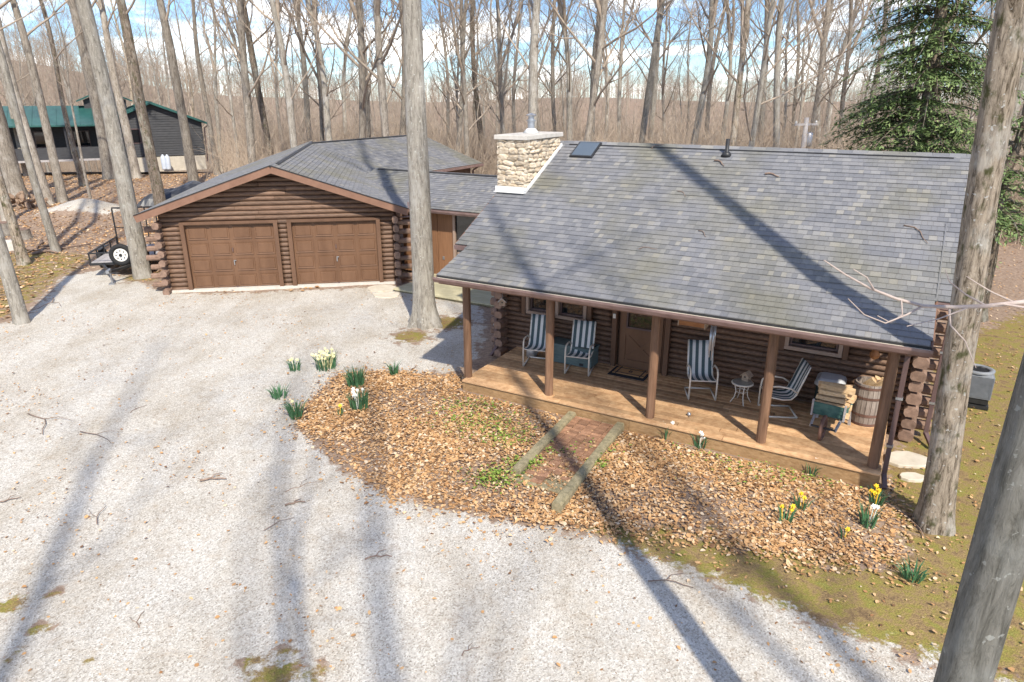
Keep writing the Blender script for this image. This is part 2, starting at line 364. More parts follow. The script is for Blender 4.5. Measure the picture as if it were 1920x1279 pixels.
# ------------------------------------------------------------------ frames of the two buildings
HO = Vector((-1.064, 13.715, 0)); HA = R(-29.5)
hx = Vector((math.cos(HA), math.sin(HA), 0)); hy = Vector((-math.sin(HA), math.cos(HA), 0))
def HW(x, y, z=0): return HO + hx * x + hy * y + Vector((0, 0, z))
GO = Vector((-10.29, 21.906, 0)); GA = R(9.4)
gx = Vector((math.cos(GA), math.sin(GA), 0)); gy = Vector((-math.sin(GA), math.cos(GA), 0))
def GW(x, y, z=0): return GO + gx * x + gy * y + Vector((0, 0, z))

# ------------------------------------------------------------------ ground
def poly(px): return np.array([[*G(u, v)[:2]] for u, v in px])
DRIVE = poly([(-900, 1279), (-500, 800), (-200, 640), (40, 600), (120, 520), (200, 505), (300, 545), (345, 552), (700, 540), (760, 545), (900, 570), (905, 640), (868, 700), (720, 702), (640, 705), (575, 760), (570, 800), (640, 870), (760, 935), (1000, 975), (1130, 1010), (1400, 1110), (1560, 1180), (1800, 1260), (1980, 1310)])
DRIVE = np.vstack([DRIVE, [[9, 2], [9, -30], [-24, -30]]])
BED = poly([(575, 765), (640, 705), (720, 700), (868, 708), (1200, 800), (1650, 905), (1700, 985), (1690, 1060), (1560, 1050), (1300, 1010), (1100, 985), (900, 960), (740, 925), (640, 865), (575, 805)])
def sdist(px, py, P):
    """signed distance, positive inside"""
    d = np.full(px.shape, 1e9); ins = np.zeros(px.shape, bool); n = len(P)
    for i in range(n):
        a = P[i]; b = P[(i + 1) % n]; e = b - a; L = max(e @ e, 1e-9)
        t = np.clip(((px - a[0]) * e[0] + (py - a[1]) * e[1]) / L, 0, 1)
        d = np.minimum(d, np.hypot(px - a[0] - t * e[0], py - a[1] - t * e[1]))
        c = (a[1] > py) != (b[1] > py)
        with np.errstate(divide='ignore', invalid='ignore'):
            xi = (b[0] - a[0]) * (py - a[1]) / (b[1] - a[1] + 1e-12) + a[0]
        ins ^= c & (px < xi)
    return np.where(ins, d, -d)
def sstep(a, b, x):
    t = np.clip((x - a) / (b - a), 0, 1); return t * t * (3 - 2 * t)
PILE = np.array(G(165, 403)[:2])
def terrain(x, y):
    z = np.zeros_like(x)
    r = np.hypot(x, y)
    z += .10 * np.sin(x * .21 + 1.3) * np.sin(y * .17 + .4) * sstep(24, 45, r)
    bd = sdist(x, y, BED)
    z += .07 * sstep(0, 1.2, bd)
    z += .85 * np.exp(-(((x - PILE[0]) / 2.1) ** 2 + ((y - PILE[1]) / 1.7) ** 2) * 1.1)
    az = np.arctan2(x, y)
    far = sstep(150, 420, r)
    left = np.exp(-((az + .62) / .26) ** 2)
    z += far * (14.5 + 12 * left + 2.5 * np.sin(az * 7 + .8) + 1.5 * np.sin(az * 17)) * (y > -40)
    z -= (15 - 9 * left) * sstep(58, 150, r) * (y > -40)        # the ground falls into a valley behind the cabins
    return z
def axis(lo, hi, d, far, steps):
    a = list(np.arange(lo, hi + 1e-6, d)); s = d; x = hi; up = []
    g = 1.13
    while x < far: s = min(s * g, 25); x += s; up.append(x)
    s = d; x = lo; dn = []
    while x > -far: s = min(s * g, 25); x -= s; dn.append(x)
    return np.array(dn[::-1] + a + up)
def build_ground():
    X = axis(-22, 12, .16, 800, 0); Y = axis(3.5, 30, .16, 800, 0); Y = Y[Y > -120]
    gx_, gy_ = np.meshgrid(X, Y); x = gx_.ravel(); y = gy_.ravel(); z = terrain(x, y)
    near = (np.hypot(x, y) < 60)
    z += np.where(near, .016 * np.sin(x * .9 + .4 * y) * np.sin(y * .8) + .012 * np.sin(x * 3.1 + np.sin(y * 2.3)) * np.sin(y * 2.7 + np.sin(x * 1.7)), 0)
    gr = sdist(x, y, DRIVE); bd = sdist(x, y, BED)
    gravel = np.clip(.5 + gr / 1.3, 0, 1); gravel = np.where(bd > -.25, np.minimum(gravel, np.clip(.5 - (bd + .15) / .5, 0, 1)), gravel)
    pile = np.exp(-(((x - PILE[0]) / 2.0) ** 2 + ((y - PILE[1]) / 1.6) ** 2)); gravel = np.maximum(gravel, np.where(pile > .32, .95, 0))
    # mossy ground: right of the house, along the bed's lower rim and at the drive's left edge
    mp = poly([(1080, 975), (1300, 1000), (1560, 1045), (1690, 1060), (1700, 985), (1655, 900), (1690, 830), (1790, 640), (1990, 560), (2600, 620), (2500, 1290), (1900, 1290), (1560, 1190), (1350, 1110), (1150, 1030)])
    md = sdist(x, y, mp); moss = np.clip(.5 + md / 1.0, 0, 1)
    mp2 = poly([(-400, 700), (0, 600), (60, 560), (170, 480), (60, 470), (-300, 520)]); moss = np.maximum(moss, np.clip(.45 + sdist(x, y, mp2) / 2, 0, .62))
    for (u, v, rr) in ((840, 605, .9), (770, 630, .8), (270, 520, 1.0)):
        c = G(u, v); q = np.hypot(x - c.x, y - c.y); moss = np.maximum(moss, np.clip(1.1 - q / rr, 0, 1)); gravel = np.minimum(gravel, np.clip(.15 + q / rr * .5, 0, 1))
    for (u, v, rr) in ((512, 1262, .30), (538, 1228, .14), (470, 1245, .12), (75, 1180, .14), (20, 1135, .22), (30, 1230, .12), (110, 1110, .10), (590, 1262, .16), (165, 1240, .10)):
        c = G(u, v); q = np.hypot(x - c.x, y - c.y); moss = np.maximum(moss, np.clip(1.15 - q / rr * .55, 0, 1)); gravel = np.minimum(gravel, np.clip(.28 + q / rr * .25, 0, 1))
    leaf = np.clip(.5 + bd / .6, 0, 1)
    nx, ny = len(X), len(Y)
    idx = np.arange(nx * ny).reshape(ny, nx)
    q = np.stack([idx[:-1, :-1], idx[:-1, 1:], idx[1:, 1:], idx[1:, :-1]], -1).reshape(-1, 4)
    fg = gravel[q].mean(1); fb = bd[q].mean(1); fm = moss[q].mean(1)
    cls = np.where(fb > 0, 1, np.where(fg > .5, 2, np.where(fm > .5, 3, 0)))
    for k, name in ((0, 'forest_floor'), (1, 'leaf_bed'), (2, 'driveway'), (3, 'mossy_lawn')):
        qq = q[cls == k]; used = np.unique(qq); mp_ = np.zeros(nx * ny, int); mp_[used] = np.arange(len(used)); qq = mp_[qq]
        me = bpy.data.meshes.new(name); me.vertices.add(len(used)); me.vertices.foreach_set('co', np.stack([x[used], y[used], z[used]], 1).ravel().astype(np.float32))
        me.loops.add(qq.size); me.loops.foreach_set('vertex_index', qq.ravel().astype(np.int32))
        me.polygons.add(len(qq)); me.polygons.foreach_set('loop_start', np.arange(0, qq.size, 4, dtype=np.int32))
        me.polygons.foreach_set('use_smooth', [True] * len(qq)); me.update(calc_edges=True)
        for an, arr in (('gravel', gravel), ('leaf', leaf), ('moss', moss)):
            at = me.attributes.new(an, 'FLOAT', 'POINT'); at.data.foreach_set('value', arr[used].astype(np.float32))
        me.materials.append(M['ground']); tag(obj(name, me), kind='structure')
build_ground()
def tz(x, y): return float(terrain(np.array([x]), np.array([y]))[0])

# ------------------------------------------------------------------ log pieces (shared meshes, stretched along x)
def log_profile(h, depth, n=7):
    """half-round log face, bulging towards -y, height h, flat back at y=+depth*.6"""
    pts = []
    for i in range(n):
        t = -PI / 2 + PI * i / (n - 1)
        pts.append((-math.cos(t) * depth * .55, h / 2 * math.sin(t) * .985))
    pts += [(depth * .6, h / 2 * .98), (depth * .6, -h / 2 * .98)]
    return pts
_lm = {}
def log_mesh(h, depth):
    k = (h, depth)
    if k not in _lm:
        b = MB(); P = log_profile(h, depth); rings = [-.5, -.17, .17, .5]; V = []; rnd = random.Random(len(_lm))
        for t in rings:
            jy = rnd.uniform(-.006, .006)
            V += [(t, p[0] + jy, p[1]) for p in P]
        n = len(P); F = [(i * n + k2, i * n + (k2 + 1) % n, (i + 1) * n + (k2 + 1) % n, (i + 1) * n + k2) for i in range(3) for k2 in range(n)]
        F += [tuple(range(n - 1, -1, -1)), tuple(3 * n + k2 for k2 in range(n))]
        b.add(V, F); me = b.mesh('log', M['log'])
        me.polygons.foreach_set('use_smooth', [len(p.vertices) == 4 for p in me.polygons]); _lm[k] = me
    return _lm[k]
RL = random.Random(5)
def log(parent, x0, x1, y, z, h=.117, depth=.12, flip=0, name='log'):
    """course log; flip rotates it so that its round face looks towards flip angle"""
    o = obj(name, log_mesh(h, depth), parent); o.rotation_euler = (0, 0, flip)
    o.scale = (abs(x1 - x0), 1, 1)
    return o
def front_log(parent, x0, x1, y, z, h, d=.12):
    o = log(parent, x0, x1, y, z, h, d); o.location = ((x0 + x1) / 2, y, z); return o
def side_log(parent, x, y0, y1, z, h, d=.12, right=True):
    o = log(parent, y0, y1, x, z, h, d, PI / 2 if right else -PI / 2); o.location = (x, (y0 + y1) / 2, z); return o
_sm = {}
def stub_mesh(w, h, L):
    k = (w, h, L)
    if k not in _sm:
        b = MB(); c = .28 * min(w, h)
        P = [(-w/2, -h/2 + c), (-w/2 + c*.7, -h/2), (w/2 - c*.7, -h/2), (w/2, -h/2 + c), (w/2, h/2 - c), (w/2 - c, h/2), (-w/2 + c, h/2), (-w/2, h/2 - c)]
        b.prism(P, 'y', -L, 0.0); me = b.mesh('log_end', M['log_end']); _sm[k] = me
    return _sm[k]
def stub(parent, loc, rz, w=.19, h=.19, L=.42):
    o = obj('log_end', stub_mesh(w, h, L), parent); o.location = loc; o.rotation_euler = (RL.uniform(-.03, .03), RL.uniform(-.05, .05), rz + RL.uniform(-.02, .02)); o.scale = (RL.uniform(.92, 1.06), RL.uniform(.9, 1.08), RL.uniform(.92, 1.05)); return o

# shingled roof plane: P0 = eave left corner, U along eave, V up slope; outline in (u,v) via clip function
_tabs = {}
def tab_mesh(w):
    k = round(w, 3)
    if k not in _tabs:
        b = MB(); tabgeo(b, Vector((0, 0, 0)), Vector((1, 0, 0)), Vector((0, 1, 0)), Vector((0, 0, 1)), w, 0); _tabs[k] = b.mesh('shingle', M['shingle'])
    return _tabs[k]
EXPO = .138
def tabgeo(b, p, u, v, n, w, tone, g=.0015):
    e = EXPO + .03; t1, t0 = .019, .003
    a = [p + u * g, p + u * (w - g), p + u * (w - g) + v * e, p + u * g + v * e]
    V = [q for q in a] + [a[0] + n * t1, a[1] + n * t1, a[2] + n * t0, a[3] + n * t0]
    b.add(V, [(4, 5, 6, 7), (0, 1, 5, 4), (1, 2, 6, 5), (3, 0, 4, 7)], tone)
def shingles(roof, P0, U, V, umax, vmax, inside=None, single=None, seed=1, tabw=.125, quota=[0]):
    """real shingle tabs in courses; those chosen by single() are objects of their own, the rest one part"""
    rnd = random.Random(seed); U = Vector(U).normalized(); V = Vector(V).normalized(); N = U.cross(V).normalized(); P0 = Vector(P0)
    b = MB(); ws = [tabw * .7, tabw, tabw * 1.35]
    nv = int(vmax / EXPO); ev = vmax / nv
    rot = Matrix((U, V, N)).transposed().to_4x4()
    cnt = 0
    for j in range(nv):
        u = -rnd.uniform(0, tabw)
        while u < umax:
            w = rnd.choice(ws); a, c = max(u, 0), min(u + w, umax)
            if c - a > .03:
                mu, mv = (a + c) / 2, (j + .5) * ev
                if inside is None or inside(mu, mv):
                    p = P0 + U * a + V * (j * ev) + N * (.004 * (j % 2) + rnd.uniform(0, .002))
                    if single and cnt < 300 and single(mu, mv) and c - a == w:
                        o = obj('shingle', tab_mesh(w), roof); o.matrix_local = Matrix.Translation(p) @ rot; cnt += 1
                    else: tabgeo(b, p, U, V, N, c - a, rnd.random())
            u += w
    o = b.build('shingle_courses', M['shingle'], roof, tone=True, recalc=False); o['kind'] = 'stuff'
    return o
exec_parts = True

# ================================================================== LOG HOUSE (local frame: x along porch, y into house)
ZD = .30
house = thing('log_house', 'brown log cabin with covered front porch, stone chimney and large grey shingle roof', 'house', HO, HA)
WX0, WX1, WY0, WY1 = -.35, 8.30, 2.45, 8.9
# front wall logs, cut round the openings
LH = .117
opens = [(.14, 1.92, 1.16, 2.25), (2.42, 3.72, 0, 2.42), (5.9, 7.12, 1.30, 2.0)]
for i in range(25):
    z = .06 + LH * i; segs = [(WX0, WX1)]
    for (a, b, z0, z1) in opens:
        if z0 < z < z1:
            segs = [q for s in segs for q in ((s[0], min(s[1], a)), (max(s[0], b), s[1])) if q[1] - q[0] > .05]
    out = []
    for a, b in segs:
        if b - a > 3.5:
            c = a + (b - a) * RL.uniform(.35, .65); out += [(a, c - .002), (c + .002, b)]
        else: out.append((a, b))
    for a, b in out: front_log(house, a, b, WY0 + RL.uniform(-.004, .004), z, LH)
for i in range(26):                                   # gable side walls
    z = .12 + LH * i
    side_log(house, WX0 + .02, WY0 + .08, WY1, z, LH, right=False)
    side_log(house, WX1 - .02, WY0 + .08, WY1, z, LH, right=True)
b = MB(); b.prism([(WY0 + .08, .0), (WY1, .0), (WY1, 2.7), (4.7, 4.75), (WY0 + .08, 3.55)], 'x', WX0 + .04, WX1 - .04)
b.build('wall_core', M['log'], house)
for i in range(13):                                   # crossed log ends at both front corners
    z = .14 + .235 * i
    if z > 3: break
    stub(house, (WX0 + .05, WY0 + .0, z), -PI / 2, .17, .18, .40)
    stub(house, (WX0 + .0, WY0 + .05, z + .03), 0, .2, .17, .40)
    stub(house, (WX1 + .0, WY0 + .05, z), 0, .24, .19, .42)
    stub(house, (WX1 - .05, WY0 + .02, z + .117), PI / 2, .2, .17, .40)
# windows
def window(parent, x0, x1, z0, z1, y, fw=.075):
    f = MB()
    f.box(((x0 + x1) / 2, y - .05, z0 + fw / 2), (x1 - x0, .14, fw)); f.box(((x0 + x1) / 2, y - .05, z1 - fw / 2), (x1 - x0, .14, fw))
    f.box((x0 + fw / 2, y - .052, (z0 + z1) / 2), (fw, .14, z1 - z0 - 2 * fw - .002)); f.box((x1 - fw / 2, y - .052, (z0 + z1) / 2), (fw, .14, z1 - z0 - 2 * fw - .002))
    w = f.build('window', M['winframe'], parent, bevel=.006)
    s = MB(); a0, a1, c0, c1 = x0 + fw + .012, x1 - fw - .012, z0 + fw + .012, z1 - fw - .012; t = .035
    s.box(((a0 + a1) / 2, y - .01, c0 + t / 2), (a1 - a0, .05, t)); s.box(((a0 + a1) / 2, y - .01, c1 - t / 2), (a1 - a0, .05, t))
    s.box((a0 + t / 2, y - .012, (c0 + c1) / 2), (t, .05, c1 - c0 - 2 * t - .002)); s.box((a1 - t / 2, y - .012, (c0 + c1) / 2), (t, .05, c1 - c0 - 2 * t - .002))
    s.build('sash', M['spout'], w)
    g = MB(); g.box(((a0 + a1) / 2, y + .012, (c0 + c1) / 2), (a1 - a0 - .01, .012, c1 - c0 - .01)); g.build('pane', M['glass'], w)
    return w
window(house, .27, .97, 1.19, 2.2, WY0); window(house, 1.03, 1.80, 1.19, 2.2, WY0); window(house, 5.99, 7.02, 1.33, 1.98, WY0)
for (x, z0, z1) in ((.20, 1.16, 2.25), (1.865, 1.16, 2.25), (5.94, 1.30, 2.0), (7.075, 1.30, 2.0)):
    b = MB(); b.box((x, WY0 - .05, (z0 + z1) / 2), (.1, .12, z1 - z0)); b.build('window_trim', M['trim'], house, bevel=.006)
# front door with cross-buck
for x in (2.475, 3.665):
    b = MB(); b.box((x, WY0 - .06, 1.33), (.11, .15, 2.06)); b.build('door_trim', M['trim'], house, bevel=.006)
b = MB(); b.box((3.07, WY0 - .0, 1.315), (1.0, .05, 2.03)); door = b.build('front_door', M['door'], house)
b = MB()
for (c, d) in (((2.66, 0, 1.3), (.13, .03, 1.98)), ((3.48, 0, 1.3), (.13, .03, 1.98)), ((3.07, 0, .40), (.69, .03, .18)), ((3.07, 0, 1.13), (.69, .03, .16))):
    b.box((c[0], WY0 - .041, c[2]), d)
b.build('door_rail', M['door'], door, bevel=.005)
b = MB()
for s in (1, -1): b.bar((2.74 if s > 0 else 3.40, WY0 - .036 - .003 * s, .5), (3.40 if s > 0 else 2.74, WY0 - .036 - .003 * s, 1.04), .022, .075)
b.build('cross_brace', M['door'], door)
b = MB(); b.box((3.07, WY0 - .032, 1.74), (.68, .012, 1.04)); b.build('pane', M['glass'], door)
b = MB(); b.box((3.07, WY0 - .045, 1.23), (.68, .03, .035)); b.box((2.745, WY0 - .047, 1.74), (.03, .03, .98)); b.box((3.395, WY0 - .047, 1.74), (.03, .03, .98)); b.build('glazing_bead', M['spout'], door)
b = MB(); b.tube([(3.45, WY0 - .06, 1.2), (3.45, WY0 - .11, 1.2)], .03, 10); b.build('door_knob', M['galv'], door, smooth=True)
b = MB(); b.box((2.475, WY0 - .145, 1.47), (.06, .02, .10)); b.build('doorbell_plate', M['white'], house, bevel=.004)
# deck: planks, fascia, skirt
b = MB(); b.box((3.985, 1.2, .10), (7.86, 2.36, .19)); deck = b.build('porch_deck', M['dark'], house)
rp = random.Random(3)
for j in range(17):
    y0 = -.02 + j * .146; cuts = [0, rp.uniform(2.0, 3.2), rp.uniform(4.6, 6.2), 7.97]
    for a, c in zip(cuts[:-1], cuts[1:]):
        b = MB(); b.box(((a + c) / 2, y0 + .07, ZD - .019 + rp.uniform(-.0015, .0015)), (c - a - .010, .130, .038)); b.build('plank', M['plank'], deck, bevel=.004)
for a, c in ((.0, 3.74), (3.745, 7.97)):
    b = MB(); b.box(((a + c) / 2, .035, .128), (c - a, .04, .262)); b.build('fascia_board', M['fasciawood'], deck, bevel=.004)
for x in (.018, 7.952):
    b = MB(); b.box((x, 1.22, .135), (.036, 2.38, .255)); b.build('fascia_board', M['plank'], deck, bevel=.004)
# posts
for k, x in enumerate((.02, 1.95, 4.07, 6.08, 7.84)):
    b = MB(); r = .085; pr = [(r * 1.02, ZD), (r * .98, .9), (r, 1.6), (r * .97, 2.36)]
    b.lathe(pr, 12, (x, .22, 0)); b.build('porch_post', M['post'], house, smooth=False)
b = MB(); b.box((3.98, .22, 2.43), (8.5, .13, .2)); b.build('porch_beam', M['trim'], house)
# ---- roof
S2, EY, EZ, RYR = .5, .87, 3.01, 4.70
RZ = EZ + (RYR - EY) * S2
RX0, RX1, PX0, PX1 = -.64, 8.66, -.30, 8.28
b = MB(); b.prism([(EY, EZ - .14), (EY, EZ - .012), (RYR, RZ - .012), (9.2, RZ - (9.2 - RYR) * S2 - .012), (9.2, RZ - (9.2 - RYR) * S2 - .14), (RYR, RZ - .16)], 'x', RX0 + .02, RX1 - .02)
roof = b.build('roof', M['fascia'], house)
PY, PZ = -.36, 2.62
b = MB(); b.prism([(PY + .02, PZ - .10), (PY + .02, PZ - .012), (EY + .35, EZ + .10), (EY + .35, EZ - .13)], 'x', PX0 + .02, PX1 - .02); b.build('porch_roof', M['fascia'], roof)
ul = (0, RYR - EY, RZ - EZ)
def not_chim(u, v):
    x = RX0 + u; y = EY + v / math.hypot(1, S2)
    return not (x < .04 and 2.7 < y < 4.5)
shingles(roof, (RX0, EY - .03, EZ - .015), (1, 0, 0), (0, 1, S2), RX1 - RX0, math.hypot(RYR - EY, RZ - EZ) + .03, not_chim, None, 1)
pd = Vector((0, EY + .02 - PY, EZ + .022 - PZ))
EPX = EXPO * 8.2
shingles(roof, (PX0, PY, PZ), (1, 0, 0), pd, PX1 - PX0, pd.length + .05, None, lambda u, v: v < EPX, 2)
# raised edge where the porch shingles lap onto the main roof
b = MB(); q = Vector((0, 1, S2)).normalized()
for x in (PX1 - .01,):
    a = Vector((x, EY - .02, EZ + .012)); b.bar(a, a + q * 2.0, .02, .016)
b.build('lap_edge', M['shingle'], roof)
b = MB(); b.box((4.0, 6.95, RZ - 2.25 * S2 - .003), (9.2, .01, .01)); b.build('rear_trim', M['fascia'], roof)
sb = MB(); back = Vector((0, 9.2 - RYR, -(9.2 - RYR) * S2))
sb.add([(RX0, RYR, RZ), (RX1, RYR, RZ), (RX1, 9.2, RZ - (9.2 - RYR) * S2), (RX0, 9.2, RZ - (9.2 - RYR) * S2)], [(0, 1, 2, 3)], .3); sb.build('rear_slope', M['shingle'], roof)
rc = random.Random(8)
b = MB()
for i in range(31):                                  # ridge caps
    x = .05 + i * .28
    b.prism([(RYR - .15, RZ - .062), (RYR, RZ + .022 + .004 * (i % 2)), (RYR + .15, RZ - .062), (RYR + .15, RZ - .075), (RYR - .15, RZ - .075)], 'x', x, x + .275, rc.random())
b.build('ridge_cap', M['shingle'], roof, tone=True)
b = MB(); b.box((4.25, RYR - .155, RZ - .058), (8.0, .02, .04)); b.build('ridge_vent', M['black'], roof)
# drip edges
for x in (RX0, RX1):
    b = MB(); b.bar((x, EY - .01, EZ - .05), (x, RYR, RZ - .05), .03, .10); b.build('rake_board', M['fascia'], roof)
for x in (PX0, PX1):
    b = MB(); b.bar((x, PY + .02, PZ - .05), (x, EY, EZ - .05), .03, .09); b.build('rake_board', M['fascia'], roof)
for x0, x1 in ((RX0, PX0), (PX1, RX1)):
    b = MB(); b.box(((x0 + x1) / 2, EY - .05, EZ - .07), (x1 - x0, .09, .09)); b.build('short_gutter', M['gutter'], roof)
# gutter with open trough
def gutter(parent, x0, x1, y, z, w=.12, h=.105):
    g = MB(); P = [(y + w, z), (y + w, z - h), (y + .02, z - h), (y - .012, z - .04), (y - .012, z), (y + .004, z), (y + .008, z - .035), (y + .028, z - h + .01), (y + w - .01, z - h + .01), (y + w - .01, z)]
    g.prism(P, 'x', x0, x1); return g.build('gutter', M['gutter'], parent)
gt = gutter(house, PX0 - .02, PX1 + .02, PY - .10, PZ - .02)
b = MB(); b.box((4.0, PY - .042, PZ - .05), (8.54, .09, .02)); b.build('gutter_debris', M['flag'], gt)
b = MB(); b.box((4.0, PY + .004, PZ - .022), (8.56, .012, .045)); b.build('drip_edge', M['black'], roof)
b = MB(); b.box((4.0, PY + .035, PZ - .09), (8.54, .03, .17)); b.build('eave_fascia', M['fascia'], house)
# downspouts
def spout(parent, pts):
    s = MB()
    for a, c in zip(pts[:-1], pts[1:]): s.bar(a, c, .075, .06)
    for p in pts[1:-1]: s.box(p, (.078, .066, .07))
    o = s.build('downspout', M['spout'], parent, bevel=.008)
    k = MB()
    for t in (.35, .75):
        a = Vector(pts[-3] if len(pts) > 3 else pts[0]); c = Vector(pts[-2]); p = a.lerp(c, t); k.box(p, (.10, .085, .04))
    k.build('strap', M['galv'], o)
spout(house, [(8.02, -.38, 2.50), (8.02, .20, 2.28), (8.02, .20, .22), (8.06, -.03, .08)])
spout(house, [(8.55, .9, 2.9), (8.6, 2.25, 2.6), (8.6, 2.25, .2), (8.72, 1.98, .06)])
spout(house, [(-.55, .9, 2.9), (-.52, 2.3, 2.6), (-.52, 2.3, .2), (-.55, 2.1, .06)])
# chimney: body, stones, cap, flue
CX0, CX1, CY0, CY1, CZ = -.70, .04, 2.70, 4.48, 5.06
b = MB(); b.box(((CX0 + CX1) / 2, (CY0 + CY1) / 2, 4.05), (CX1 - CX0 - .06, CY1 - CY0 - .06, 2.06)); chim = b.build('chimney', M['mortar'], house)
rs = random.Random(12)
def stone_mesh(seed):
    r = random.Random(seed); s = MB(); n = 9
    P = [(math.cos(2 * PI * k / n) * .5 * r.uniform(.84, 1.08), math.sin(2 * PI * k / n) * .5 * r.uniform(.84, 1.08)) for k in range(n)]
    P = [(max(-.5, min(.5, a * 1.15)), max(-.5, min(.5, c * 1.15))) for a, c in P]
    V = [(a, .4, c) for a, c in P] + [(a * .95, -.12, c * .93) for a, c in P] + [(a * .55 + r.uniform(-.05, .05), -.5 + r.uniform(-.12, .12), c * .5) for a, c in P]
    F = [(i * n + k, i * n + (k + 1) % n, (i + 1) * n + (k + 1) % n, (i + 1) * n + k) for i in range(2) for k in range(n)] + [tuple(2 * n + k for k in range(n))]
    s.add(V, F); return s.mesh('stone', M['stone'])
stones = [stone_mesh(k) for k in range(7)]
def stone_face(length, z0, z1, place):
    z = z0
    while z < z1 - .03:
        h = min(rs.uniform(.06, .15), z1 - z); x = 0
        while x < length - .02:
            w = rs.uniform(.09, .36)
            if length - x - w < .1: w = length - x
            o = obj('stone', rs.choice(stones), chim); place(o, x + w / 2, z + h / 2 + rs.uniform(-.012, .012)); o.scale = (w * 1.06, .055 * rs.uniform(.5, 1.9), h * rs.uniform(1.0, 1.35)); o.rotation_euler.y = rs.uniform(-.16, .16)
            x += w
        z += h
def pf(o, u, z): o.location = (CX0 + u, CY0 + .015, z)
def pr_(o, u, z): o.location = (CX1 - .015, CY0 + u, z); o.rotation_euler = (0, 0, PI / 2)
def pl_(o, u, z): o.location = (CX0 + .015, CY0 + u, z); o.rotation_euler = (0, 0, -PI / 2)
stone_face(CX1 - CX0, 3.98, CZ - .01, pf)
stone_face(CY1 - CY0, 3.9, CZ - .01, pr_)
stone_face(CY1 - CY0, 3.7, CZ - .01, pl_)
b = MB(); b.box(((CX0 + CX1) / 2, (CY0 + CY1) / 2, CZ + .045), (CX1 - CX0 + .10, CY1 - CY0 + .10, .10)); b.build('cap_slab', M['concrete'], chim, bevel=.012)
b = MB(); b.lathe([(.20, CZ + .095), (.11, CZ + .19), (.10, CZ + .2)], 18, (-.38, 3.75, 0)); b.build('flue_collar', M['flash'], chim, smooth=True)
b = MB(); b.lathe([(.085, CZ + .19), (.085, CZ + .40)], 18, (-.38, 3.75, 0)); b.lathe([(.11, CZ + .36), (.11, CZ + .385)], 18, (-.38, 3.75, 0)); b.lathe([(.07, CZ + .4), (.07, CZ + .48)], 12, (-.38, 3.75, 0)); b.lathe([(.12, CZ + .48), (.125, CZ + .50), (.03, CZ + .54)], 18, (-.38, 3.75, 0)); b.build('flue_pipe', M['galv'], chim)
b = MB(); zf = EZ + (CY0 - EY) * S2
b.box(((CX0 + CX1) / 2 + .01, CY0 - .05, zf + .03), (CX1 - CX0 + .04, .03, .15)); b.bar((CX0, CY0 - .11, zf - .01), (CX1 + .05, CY0 - .11, zf - .01), .12, .02)
a = Vector((CX1 + .045, CY0 - .08, zf + .02)); b.bar(a, a + Vector((0, 1.85, 1.85 * S2)), .03, .07); b.build('chimney_flashing', M['flash'], chim)
# skylight, vent pipe
q = Vector((0, 1, S2)).normalized(); nn = Vector((0, -S2, 1)).normalized(); rot = Matrix((Vector((1, 0, 0)), q, nn)).transposed()
b = MB(); c = Vector((.78, 4.34, EZ + (4.34 - EY) * S2)) + nn * .03; b.box(c, (.58, .66, .06), M=rot); sk = b.build('skylight', M['black'], roof, bevel=.01)
b = MB(); b.box(c + nn * .03, (.50, .58, .02), M=rot); b.build('pane', M['skylight'], sk, bevel=.01)
zv = EZ + (4.40 - EY) * S2
b = MB(); b.lathe([(.14, zv - .03), (.06, zv + .07), (.042, zv + .08), (.042, zv + .34)], 14, (4.05, 4.40, 0)); b.build('vent_pipe', M['black'], roof, smooth=True)

# ================================================================== GARAGE (local frame: x along front, y into garage)
gar = thing('log_garage', 'brown log two-door garage with gable front and grey shingle roof', 'garage', GO, GA)
gh = .149; GX0, GX1, GAP = -.72, 6.52, 2.87
GS = .344; GAX, GAZ, GE = 2.87, 3.97, 4.09
doors = [(-.0, 2.70), (3.24, 5.92)]
for i in range(26):
    z = .09 + gh * i
    zt = GAZ - .16 - z
    if zt < .2: break
    x0, x1 = max(GX0, GAX - zt / GS), min(GX1, GAX + zt / GS)
    segs = [(x0, x1)]
    if z < 2.16:
        for a, c in doors: segs = [q2 for s in segs for q2 in ((s[0], min(s[1], a - .1)), (max(s[0], c + .1), s[1])) if q2[1] - q2[0] > .05]
    out = []
    for a, c in segs:
        if c - a > 2.2:
            m = a + (c - a) * RL.uniform(.3, .7); out += [(a, m - .003), (m + .003, c)]
        else: out.append((a, c))
    for a, c in out: front_log(gar, a, c, RL.uniform(-.006, .006), z, gh, .13)
for i in range(16):
    z = .16 + gh * i
    side_log(gar, GX0 + .02, .1, 11, z, gh, .13, right=False); side_log(gar, GX1 - .02, .1, 11, z, gh, .13, right=True)
b = MB(); b.prism([(GX0 + .05, 0.02), (GX1 - .05, 0.02), (GX1 - .05, 2.5), (GAX, 3.72), (GX0 + .05, 2.5)], 'y', .09, 11); b.build('wall_core', M['log'], gar)
for i in range(9):
    z = .10 + .298 * i
    if z > 2.45: break
    stub(gar, (GX1 + .02, .1, z), 0, .2, .22, .42); stub(gar, (GX0 - .02, .1, z), 0, .2, .2, .48)
    if z + .149 < 2.3:
        stub(gar, (GX1 - .05, .03, z + .149), PI / 2, .18, .16, .58); stub(gar, (GX0 + .05, .03, z + .149), -PI / 2, .18, .16, .56)
b = MB(); b.box((2.9, -.02, .03), (7.2, .28, .10)); b.build('foundation_sill', M['concrete'], gar)
